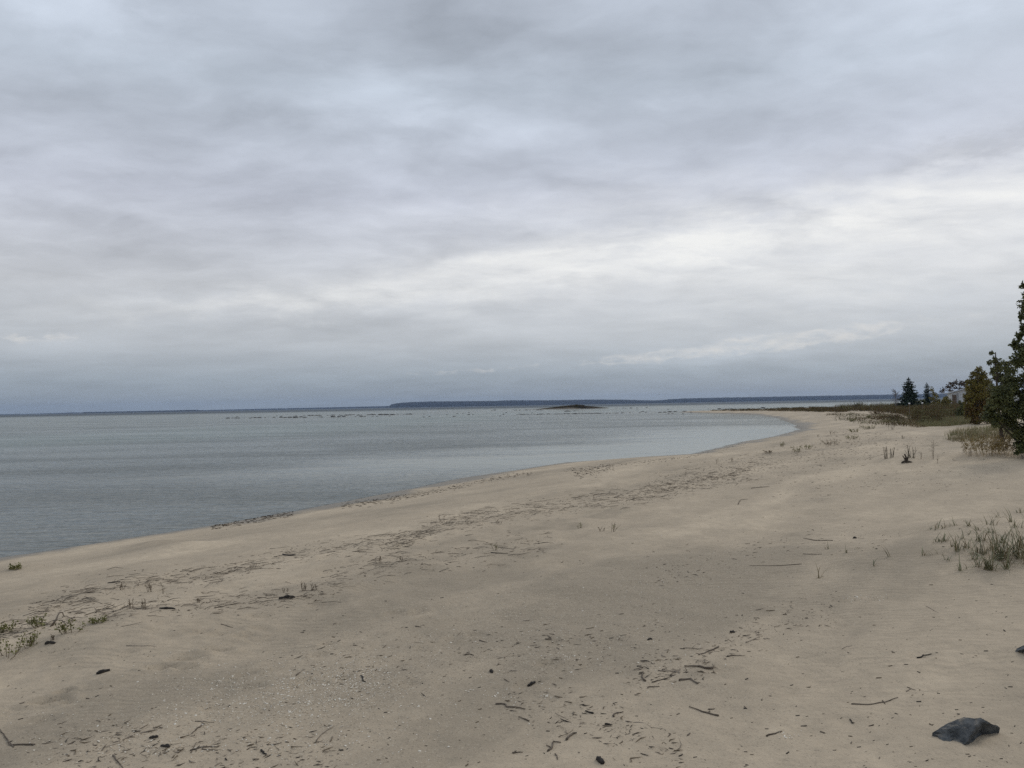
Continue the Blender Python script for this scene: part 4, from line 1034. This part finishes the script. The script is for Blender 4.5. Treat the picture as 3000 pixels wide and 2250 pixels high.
STICKS = [
 ('long pale stick lying flat below the wrack', P_, .004, [(371, 1892), (415, 1893), (457, 1894)], ()),
 ('slanting brown stick beside the black split log', T_, .006, [(628, 1781), (665, 1774), (705, 1768)], ()),
 ('short stick alone below the lower wrack', T_, .005, [(647, 1829), (662, 1833), (682, 1839)], ()),
 ('curved grey branch with an upturned end near the frame corner', T_, .008, [(100, 2183), (66, 2182), (28, 2185), (15, 2160), (2, 2138)], ([(40, 2190), (28, 2176)],)),
 ('kinked dark twig pointing at the shell patch', T_, .007, [(592, 2127), (575, 2137), (561, 2151)], ()),
 ('thin straight twig above the near litter', T_, .004, [(572, 2114), (600, 2115), (628, 2117)], ()),
 ('bowed pale stick rising from the near litter', P_, .005, [(925, 2173), (940, 2155), (955, 2142), (976, 2131)], ()),
 ('dark stick running out of the bottom frame edge', T_, .006, [(332, 2214), (345, 2232), (362, 2255)], ()),
 ('short fat curved stick in the near litter', B_, .009, [(764, 2200), (771, 2208), (782, 2214)], ()),
 ('tangled twigs fanning out in the near litter', T_, .006, [(556, 2200), (590, 2190), (644, 2188)], ([(560, 2206), (575, 2176)], [(590, 2196), (640, 2199)], [(600, 2186), (570, 2198)])),
 ('small dark twig beside the dense shell patch', T_, .006, [(868, 1979), (882, 1968)], ()),
 ('two part wavy dark stick on open sand', T_, .008, [(1452, 2064), (1479, 2064), (1486, 2072), (1515, 2073), (1538, 2079)], ()),
 ('knob ended stick just under the wavy stick', T_, .007, [(1549, 2114), (1535, 2107), (1520, 2101)], ()),
 ('pointed dark stick on smooth sand past the wavy stick', B_, .008, [(1737, 2091), (1725, 2088), (1712, 2083)], ()),
 ('bent twig with a rough butt', T_, .008, [(1798, 2101), (1800, 2092), (1825, 2088)], ()),
 ('crooked dark stick with a raised elbow', T_, .008, [(1604, 2203), (1619, 2192), (1619, 2174), (1642, 2177)], ([(1619, 2192), (1600, 2184)],)),
 ('thick grey stick lying behind the crooked elbow stick', T_, .010, [(1660, 2169), (1676, 2151), (1689, 2150)], ()),
 ('thin flat twig near the bottom frame edge', T_, .006, [(1502, 2207), (1515, 2205), (1531, 2205)], ()),
 ('short upright pointing twig by the crooked elbow stick', T_, .006, [(1630, 2210), (1634, 2227)], ()),
 ('short leaf shaped dark stick above the bottom edge', B_, .010, [(1771, 2124), (1780, 2124), (1791, 2125)], ()),
 ('hooked dark twig in the middle litter', T_, .009, [(1890, 1997), (1880, 1985), (1884, 1970), (1872, 1974)], ()),
 ('long pale twig at the top of the middle litter', P_, .006, [(1927, 1966), (1960, 1966), (1995, 1970)], ()),
 ('straight brown twig along the middle litter', T_, .006, [(1897, 2014), (1915, 2013), (1934, 2012)], ()),
 ('slanting twig crossing the middle litter', T_, .006, [(1911, 2000), (1935, 1993), (1963, 1984)], ()),
 ('thick dark stick under the yellow green mid beach plant', B_, .009, [(1438, 1620), (1462, 1621), (1488, 1622)], ()),
 ('long low bowed stick above the lower wrack', T_, .007, [(1077, 1572), (1122, 1566), (1170, 1565)], ()),
 ('arched twig on grey shelly sand', T_, .007, [(1362, 1920), (1375, 1917), (1389, 1921)], ()),
 ('dark Y shaped twig on grey shelly sand', T_, .008, [(1598, 1873), (1617, 1873)], ([(1605, 1863), (1613, 1872)],)),
 ('small flat stick above the shelly sand', T_, .007, [(1215, 1835), (1234, 1838)], ()),
 ('small slanting stick on the shelly sand', T_, .007, [(1405, 1877), (1425, 1883)], ()),
 ('kinked black twig within the dense shell patch', B_, .008, [(1059, 1981), (1062, 1992), (1070, 1999)], ()),
 ('long thin straight stick on bare sand before the brown sprig', T_, .006, [(2348, 1653), (2280, 1658), (2197, 1658)], ()),
 ('long dark tapering stick behind the leaning sprig', T_, .008, [(2439, 1584), (2384, 1583), (2353, 1577)], ()),
 ('flat dark twig beside the leaning sprig', T_, .006, [(2353, 1623), (2380, 1624), (2407, 1624)], ()),
 ('dark slanting stick alone between marram and slate', B_, .008, [(2687, 1929), (2705, 1922), (2728, 1917)], ()),
 ('long upward curving stick with a side twig', T_, .006, [(2495, 2064), (2542, 2065), (2592, 2058), (2633, 2044)], ([(2586, 2053), (2594, 2064)],)),
 ('faint broken tip beyond the long curving stick', P_, .004, [(2655, 2026), (2669, 2018), (2682, 2022)], ()),
 ('straight dark stick with a forked middle', T_, .008, [(2106, 2098), (2059, 2086), (2018, 2072)], ([(2075, 2079), (2095, 2078)], [(2072, 2090), (2080, 2083)])),
 ('clean straight stick near a few white shells', T_, .006, [(2244, 2158), (2270, 2150), (2293, 2143)], ()),
 ('heavy brown stick at the end of the middle litter', T_, .012, [(2086, 1960), (2055, 1957), (2036, 1953), (2009, 1954)], ()),
 ('forked dark stick under the heavy brown stick', T_, .009, [(1990, 1994), (2022, 1990), (2043, 2005)], ([(2022, 1990), (2048, 2004)],)),
 ('slanting stick with a thick dark upper end', T_, .009, [(2105, 1895), (2088, 1905), (2050, 1920)], ()),
 ('thin pale slanting stick above the thick ended stick', P_, .004, [(2185, 1884), (2205, 1875), (2226, 1865)], ()),
 ('little L shaped twig on clean sand', B_, .007, [(2490, 2110), (2497, 2119), (2504, 2119)], ()),
 ('very thin grass stem lying on clean sand', P_, .003, [(2712, 1776), (2730, 1785), (2750, 1796)], ()),
 ('thin arched stem half covered by sand', P_, .003, [(2466, 1902), (2480, 1895), (2497, 1892)], ()),
 ('dark flat stick in the litter above the heavy brown stick', T_, .006, [(2129, 1923), (2150, 1921), (2172, 1921)], ()),
 ('long bleached stick lying along the far wrack', P_, .012, [(2200, 1431), (2230, 1428), (2255, 1426)], ()),
 ('hooked branch in the far wrack', T_, .010, [(2162, 1478), (2168, 1466), (2190, 1463)], ()),
]
for lab, mt, r_, pts, more in STICKS: stick(lab, mt, r_ * .66, pts, more)
stick('dark forked stick standing up among the green beach plants', T_, .008, [(154, 1834), (170, 1824), (180, 1814), (190, 1806)], ([(150, 1836), (200, 1838)],), .06)
def chunk(label, pts, r_, seed):
    random.seed(seed); mb = MB(); w = [at(*p) for p in pts]; base = w[0]; out = []; rad = []
    n = 7
    for i in range(n + 1):
        q = i / n * (len(w) - 1); k = min(int(q), len(w) - 2); p = w[k].lerp(w[k + 1], q - k)
        rr = r_ * .8 * (.5 + .6 * math.sin(math.pi * (.12 + .8 * i / n))) * random.uniform(.75, 1.2)
        out.append(Vector((p.x, p.y, gz(p.x, p.y) + rr * .55)) - base + Vector((0, random.gauss(0, r_ * .15), 0))); rad.append(rr)
    mb.tube(out, rad, 8)
    mb.v = [tuple(Vector(v) + Vector((mnoise.noise(Vector(v) * 70), mnoise.noise(Vector(v) * 70 + Vector((9, 0, 0))), mnoise.noise(Vector(v) * 60))) * r_ * .35) for v in mb.v]
    o = mb.build('driftwood', M['black'], smooth=True); o.location = base
    tag(o, label, 'driftwood')
for i, (lab, pts, r_) in enumerate([
    ('black driftwood chunk with a thin tail alone on smooth sand', [(284, 1976), (300, 1970), (322, 1965)], .017), ('straight black driftwood log in the lower near wrack', [(468, 1783), (490, 1784), (514, 1785)], .013), ('black split log ending the lower near wrack', [(818, 1755), (840, 1751), (864, 1750)], .017),
    ('arched black bark piece below the dry brown sprig', [(131, 1889), (145, 1884), (162, 1885)], .014), ('black pointed driftwood in the near litter', [(438, 2164), (450, 2162), (464, 2160)], .012), ('blunt black driftwood below the pointed one', [(472, 2186), (485, 2187), (498, 2188)], .011),
    ('black slanting driftwood above the wavy stick', [(1547, 2011), (1557, 2005), (1568, 1999)], .011), ('dark crumpled driftwood at the bottom frame edge', [(1750, 2224), (1757, 2231), (1766, 2238)], .016), ('short black driftwood in the upper near wrack', [(316, 1708), (333, 1707), (352, 1705)], .010),
    ('black driftwood piece at the dense end of the upper wrack', [(828, 1624), (842, 1628), (866, 1627)], .015), ('small black lump beside arched twig on shelly sand', [(1437, 1966), (1442, 1972)], .013), ('black curl of bark on clean grey sand', [(1898, 1876), (1905, 1872), (1910, 1874)], .009),
    ('dark lump of bark in the litter before the sprig', [(2500, 1577), (2508, 1577)], .014), ('dark lump beside the heavy litter at mid beach', [(2140, 1853), (2152, 1853)], .013)]): chunk(lab, pts, r_, 300 + i)

# twigs strewn along the wrack lines
TW = []
for sd_ in range(14):
    random.seed(100 + sd_); mb = MB(); n = 6; y = 0; pts = []; a = 0
    p = Vector((-.5, 0, 0)); a = random.uniform(-.3, .3)
    for i in range(n + 1):
        pts.append(p.copy()); a += random.gauss(0, .28); p = p + Vector((math.cos(a), math.sin(a), random.uniform(-.06, .10))) / n
    th = random.uniform(.007, .016)
    mb.tube(pts, [th * (1.1 - .7 * i / n) for i in range(n + 1)], 5)
    if sd_ % 3 == 0:
        k_ = random.randint(2, 4); e = pts[k_] + Vector((random.uniform(.1, .3), random.choice((-1, 1)) * random.uniform(.12, .3), random.uniform(0, .2)))
        mb.tube([pts[k_], e], [th * .7, th * .3], 4)
    TW.append((mb.mesh('twig', (M['twig'], M['drystem'], M['twig'], M['pale'], M['black'])[sd_ % 5], True), mb))
BANDS = [  # wrack line in the view, half width, twigs, bits, name
    ([(90, 1790), (250, 1735), (380, 1712), (560, 1690), (700, 1668), (850, 1625), (1000, 1605), (1200, 1580)], 26, 66, 1300, 'upper near wrack line', 'thin twig strewn along the upper near wrack line'),
    ([(0, 1850), (150, 1800), (330, 1785), (520, 1775), (700, 1765), (900, 1745), (1050, 1675), (1250, 1640), (1500, 1605), (1620, 1590)], 32, 66, 1350, 'lower near wrack line', 'thin twig strewn along the lower near wrack line'),
    ([(1150, 1600), (1300, 1535), (1500, 1500), (1700, 1475), (1850, 1455), (2050, 1410), (2200, 1380)], 24, 40, 2900, 'far wrack line', 'thin twig strewn along the far wrack line'),
    ([(1900, 1440), (2050, 1385), (2180, 1365), (2300, 1345), (2450, 1325), (2600, 1310)], 38, 14, 2900, 'beach below the far plants', 'twig lying on the beach below the far plants'),
    ([(150, 2200), (400, 2180), (600, 2190), (850, 2200), (1000, 2215)], 60, 30, 420, 'near litter', 'dark twig in the litter at the bottom of the beach'),
    ([(1480, 2060), (1700, 2100), (1900, 2160), (2000, 2230)], 62, 22, 220, 'open sand by the wavy stick', 'dark twig scattered on open sand around the wavy stick'),
    ([(1850, 1985), (2000, 1950), (2150, 1890), (2320, 1795), (2450, 1790)], 46, 34, 460, 'middle litter', 'dark twig in the middle litter across the sand'),
    ([(1900, 1700), (2100, 1640), (2300, 1590), (2450, 1560), (2600, 1570)], 46, 12, 300, 'sand before the sprigs', 'small twig on the sand before the grass sprigs'),
    ([(2250, 1430), (2500, 1415), (2750, 1395), (2950, 1380)], 44, 8, 520, 'sand below the reed tufts', 'small twig on the sand below the grey reed tufts'),
    ([(2400, 1290), (2520, 1275), (2640, 1290), (2760, 1310)], 26, 4, 700, 'sand around the reed tufts', 'small twig on the sand behind the grey reed tufts'),
    ([(900, 1940), (1300, 1900), (1700, 1880), (2000, 1840)], 72, 16, 420, 'shelly sand', 'small dark twig on the grey shelly sand'),
]
def along(pl, f):
    L = [math.hypot(pl[i + 1][0] - pl[i][0], pl[i + 1][1] - pl[i][1]) for i in range(len(pl) - 1)]; q = f * sum(L)
    for i, l in enumerate(L):
        if q <= l or i == len(L) - 1:
            k = q / l; return pl[i][0] + (pl[i + 1][0] - pl[i][0]) * k, pl[i][1] + (pl[i + 1][1] - pl[i][1]) * k
        q -= l
litter = MB(); random.seed(77); ti = 0
def put_twig(p, L, rz):
    global ti
    o = link('twig', TW[ti % 14][0]); ti += 1
    o.location = p + Vector((0, 0, L * .014)); o.scale = (L, L, L); o.rotation_euler = (random.uniform(-.1, .1), random.uniform(-.08, .08), rz)
    return o
for pl, hw, nt, nbits, gname, lab in BANDS:
    cl_ = [random.random() for _ in range(10)]
    def spot():
        f = random.choice(cl_) + random.gauss(0, .06) if random.random() < .25 else random.random()
        f = min(max(f, 0), 1); x, y = along(pl, f); y += random.gauss(0, hw * .6); x += random.gauss(0, 14)
        return (x, y) if -10 < x < 3010 and y < 2255 else None
    c = 0
    while c < nt:
        s_ = spot()
        if not s_: continue
        p = at(*s_)
        if not p: continue
        c += 1
        L = min(max(random.lognormvariate(math.log(.105 if 'wrack' in gname else .065), .55), .025), .3) * (1 if p.y < 16 else 1.8)
        put_twig(p, L, random.gauss(0.1, .75) if random.random() < .7 else random.uniform(0, 3.14))
        o = COL.objects[-1]; tag(o, lab, 'twig', 'twigs of the ' + gname)
    sp = []
    while len(sp) < nbits:
        s_ = spot()
        if s_:
            v = at(*s_)
            if v: sp.append(v)
    for p in sp:
        if 'wrack' in gname and random.random() < .14:
            L = random.uniform(.07, .24) * (1 if p.y < 14 else 1.5); an = random.gauss(.25, .55); th = random.uniform(.0013, .0028) * max(1, p.y / 13); c1 = Vector((random.gauss(0, .12), random.gauss(0, .12), random.uniform(.0, .12))) * L
            dv = Vector((math.cos(an), math.sin(an), random.uniform(-.02, .12))) * L * .5
            litter.tube([p - dv + Vector((0, 0, th * 2)), p + c1 * .7 + Vector((0, 0, th * 2)), p + dv + c1 * -.3 + Vector((0, 0, th * 2))], [th, th, th * .5], 4, random.choice((0, 0, 1)))
            continue
        L = min(random.lognormvariate(math.log(.019), .65), .075) * (1 if p.y < 14 else .6 + p.y / 28)
        an = random.gauss(.1, 1.0); h = min(L * random.uniform(.03, .085), .003 * max(1, p.y / 14)); dv = Vector((math.cos(an), math.sin(an), random.uniform(-.05, .25))) * L * .5
        litter.tube([p - dv + Vector((0, 0, h)), p + Vector((random.gauss(0, .14) * L, random.gauss(0, .14) * L, h * 1.2)), p + dv + Vector((0, 0, h))], [h * .6, h, h * .3], 4, random.choice((0, 0, 1, 2, 2, 3)))
for _ in range(900):      # single crumbs of bark over the whole beach
    px = random.uniform(0, 3000); py = 1450 + 800 * random.random() ** .8
    p = at(px, py)
    if p is None or p.z < .3: continue
    L = min(random.lognormvariate(math.log(.013), .4), .03) * (1 if p.y < 12 else p.y / 14); an = random.gauss(0, .8); h = min(L * .15, .004); dv = Vector((math.cos(an), math.sin(an), .1)) * L * .5
    litter.tube([p - dv + Vector((0, 0, h * .5)), p + dv + Vector((0, 0, h * .6))], [h, h * .6], 5, random.choice((0, 1, 2)))
# dark weed washed up on the edge of the water
for pl, n, hw in (([(620, 1545), (760, 1520), (860, 1504)], 260, 5), ([(1000, 1483), (1150, 1462), (1300, 1435), (1450, 1402), (1560, 1385)], 420, 4), ([(1650, 1380), (1800, 1362), (2000, 1342), (2080, 1324), (2200, 1298)], 300, 3), ([(1680, 1388), (1760, 1376), (1800, 1368)], 200, 6)):
    for _ in range(n):
        x, y = along(pl, random.random()); p = at(x, y + random.gauss(0, hw))
        if p is None: continue
        L = random.uniform(.025, .09); an = random.gauss(.7, .6); h = random.uniform(.0025, .006); dv = Vector((math.cos(an), math.sin(an), 0)) * L * .5
        litter.tube([p - dv + Vector((0, 0, h)), p + Vector((random.gauss(0, .01), random.gauss(0, .01), h * 1.6)), p + dv + Vector((0, 0, h))], [h * .7, h, h * .5], 4, random.choice((0, 1, 2)))
tag(litter.build('debris', [M['twig'], M['black'], M['drystem'], M['pale']]), 'fine twig and bark litter strewn over the beach', 'litter', kind='stuff')

# shells: a few hundred whole ones, the rest as grit
SH = []
for sd_ in range(3):
    random.seed(500 + sd_); mb = MB(); n = 9; rings = 3
    mb.v.append((0, 0, .22))
    for i in range(1, rings + 1):
        q = i / rings
        for j in range(n):
            a = 2 * math.pi * j / n; rr = q * .5 * (1 + .12 * math.cos(a) + .06 * random.uniform(-1, 1)); mb.v.append((math.cos(a) * rr, math.sin(a) * rr * .8, .22 * (1 - q * q)))
    for j in range(n): mb.f.append((0, 1 + j, 1 + (j + 1) % n)); mb.m.append(0)
    for i in range(rings - 1):
        for j in range(n):
            a = 1 + i * n + j; b = 1 + i * n + (j + 1) % n; mb.f.append((a, a + n, b + n, b)); mb.m.append(0)
    SH.append(mb.mesh('shell', M['shell'], True))
random.seed(88)
SP = [(990, 2000, 70, 45, 7), (1080, 1990, 60, 40, 5), (740, 2050, 120, 50, 6), (860, 2010, 90, 45, 5), (1450, 1920, 200, 60, 3), (1650, 1790, 260, 60, 4), (1960, 1700, 160, 50, 3), (500, 2120, 200, 60, 3), (950, 2140, 160, 60, 3), (1700, 1900, 200, 60, 2), (1250, 2060, 160, 60, 2),
      (2540, 1752, 40, 5, .7), (2310, 2155, 24, 8, .5), (560, 2000, 100, 50, 2), (350, 2180, 200, 50, 2), (1640, 1925, 40, 6, .7), (1480, 2040, 30, 6, .4), (1600, 2040, 12, 4, .3)]
def shell_spot():
    c = random.choices(SP, [s_[4] for s_ in SP])[0]
    return random.gauss(c[0], c[2]), random.gauss(c[1], c[3])
cnt = 0
while cnt < 280:
    x, y = shell_spot()
    if not (0 < x < 3000 and y < 2245): continue
    p = at(x, y)
    if p is None: continue
    o = link('shell', SH[cnt % 3]); s_ = random.uniform(.009, .019); o.scale = (s_, s_, s_ * random.uniform(.6, 1)); o.location = p + Vector((0, 0, .001))
    o.rotation_euler = (random.gauss(0, .25), random.gauss(0, .25), random.uniform(0, 6.28)); cnt += 1
    tag(o, 'small white shell lying in the shelly patches of sand', 'shell', 'small white shells on the sand')
grit = MB()
for _ in range(4200):
    x, y = shell_spot()
    if not (-20 < x < 3020 and 1500 < y < 2260): continue
    p = at(x, y)
    if p is None: continue
    s_ = random.uniform(.0025, .007) * (1 if p.y < 8 else p.y / 8); n_ = Vector((random.gauss(0, .35), random.gauss(0, .35), 1)).normalized(); u = n_.orthogonal().normalized(); w = n_.cross(u)
    a0 = random.uniform(0, 6.28); q = [p + Vector((0, 0, s_ * .5)) + (u * math.cos(a0 + k * 1.57) + w * math.sin(a0 + k * 1.57) * .7) * s_ * random.uniform(.6, 1.1) for k in range(4)]
    grit.face(q); grit.face([q[0], q[1], p - Vector((0, 0, s_))]); grit.face([q[2], q[3], p - Vector((0, 0, s_))])
tag(grit.build('gravel', M['shell']), 'crushed white shell grit sprinkled over the grey sand', 'shell grit', kind='stuff')

# ------------------------------------------------------------------ gulls and two white markers
def gull(loc, rz, flying, label, s_=1.0):
    root = empty('gull', loc, label, 'bird'); mb = MB()
    prof = [(-.24, .008), (-.2, .03), (-.1, .062), (.02, .072), (.1, .056), (.15, .04), (.19, .042), (.225, .03), (.245, .012), (.285, .003)]
    mb.tube([(x * s_, 0, (.0 if flying else .16 + max(0, (x - .08)) * .55) * s_) for x, _ in prof], [r_ * s_ for _, r_ in prof], 8)
    if not flying:
        for y in (-.025, .025): mb.tube([(0, y * s_, .11 * s_), (0, y * s_, 0)], .008 * s_, 4)
    bd = mb.build('body', M['gullwhite'] if not flying else M['gullgrey'], root, True)
    for sd_ in (-1, 1):
        wm = MB()
        if flying:
            st = [(.08, -.09, 0, 0), (.1, -.07, .22, .09), (.06, -.06, .42, .08), (-.03, -.06, .62, .02)]
            for i in range(3):
                a, b = st[i], st[i + 1]
                for dz in (.008, -.008):
                    wm.face([(a[0] * s_, sd_ * a[2] * s_, (a[3] + dz) * s_), (b[0] * s_, sd_ * b[2] * s_, (b[3] + dz) * s_), (b[1] * s_, sd_ * b[2] * s_, (b[3] + dz) * s_), (a[1] * s_, sd_ * a[2] * s_, (a[3] + dz) * s_)])
        else:
            wm.tube([(.08 * s_, sd_ * .062 * s_, .19 * s_), (-.05 * s_, sd_ * .06 * s_, .18 * s_), (-.27 * s_, sd_ * .02 * s_, .15 * s_)], [.03 * s_, .036 * s_, .004 * s_], 6)
        wm.build('wing', M['gullgrey'], root)
    root.rotation_euler.z = rz
p = up_at(1931, 1156, 420)
gull(p, .4, True, 'small gull flying low above the far shore')
p = on_level(1811, 1196, 0)
gull((p[0], p[1], .35), 1.2, False, 'white gull perched on a rock off the islet', 2.2)
def marker(px, py, Y, label):
    p = up_at(px, py, Y); g = gz(p[0], Y); h = p[2] - g
    root = empty('marker_post', (p[0], Y, g), label, 'post'); a = MB(); a.tube([(0, 0, -.1), (0, 0, h)], .015, 6); a.build('post', M['greybark'], root)
    b = MB(); b.tube([(0, 0, h - .02), (0, 0, h + .02), (0, 0, h + .08), (0, 0, h + .1)], [.05, .075, .075, .04], 10); b.build('cap', M['white'], root, True)
marker(2664, 1183.5, 70, 'white capped marker post in the brush under the broad spruce')
marker(2702, 1182.5, 70, 'white capped marker post in the brush under the slim spruce')

# ------------------------------------------------------------------ haze over the lake
hz_ = MB(); hz_.box((-6050, -6050, -6.5), (6050, 6050, 62))
hm = bpy.data.materials.new('haze'); hm.use_nodes = True; k = NT(hm.node_tree); k.n.clear()
pv = k.node('ShaderNodeVolumePrincipled'); pv.inputs['Color'].default_value = (.50, .66, .95, 1); pv.inputs['Density'].default_value = .00009
pv.inputs['Anisotropy'].default_value = 0.2
k.l.new(pv.outputs[0], k.node('ShaderNodeOutputMaterial').inputs['Volume'])
tag(hz_.build('haze', hm), 'thin blue haze over the lake', 'haze', kind='stuff')
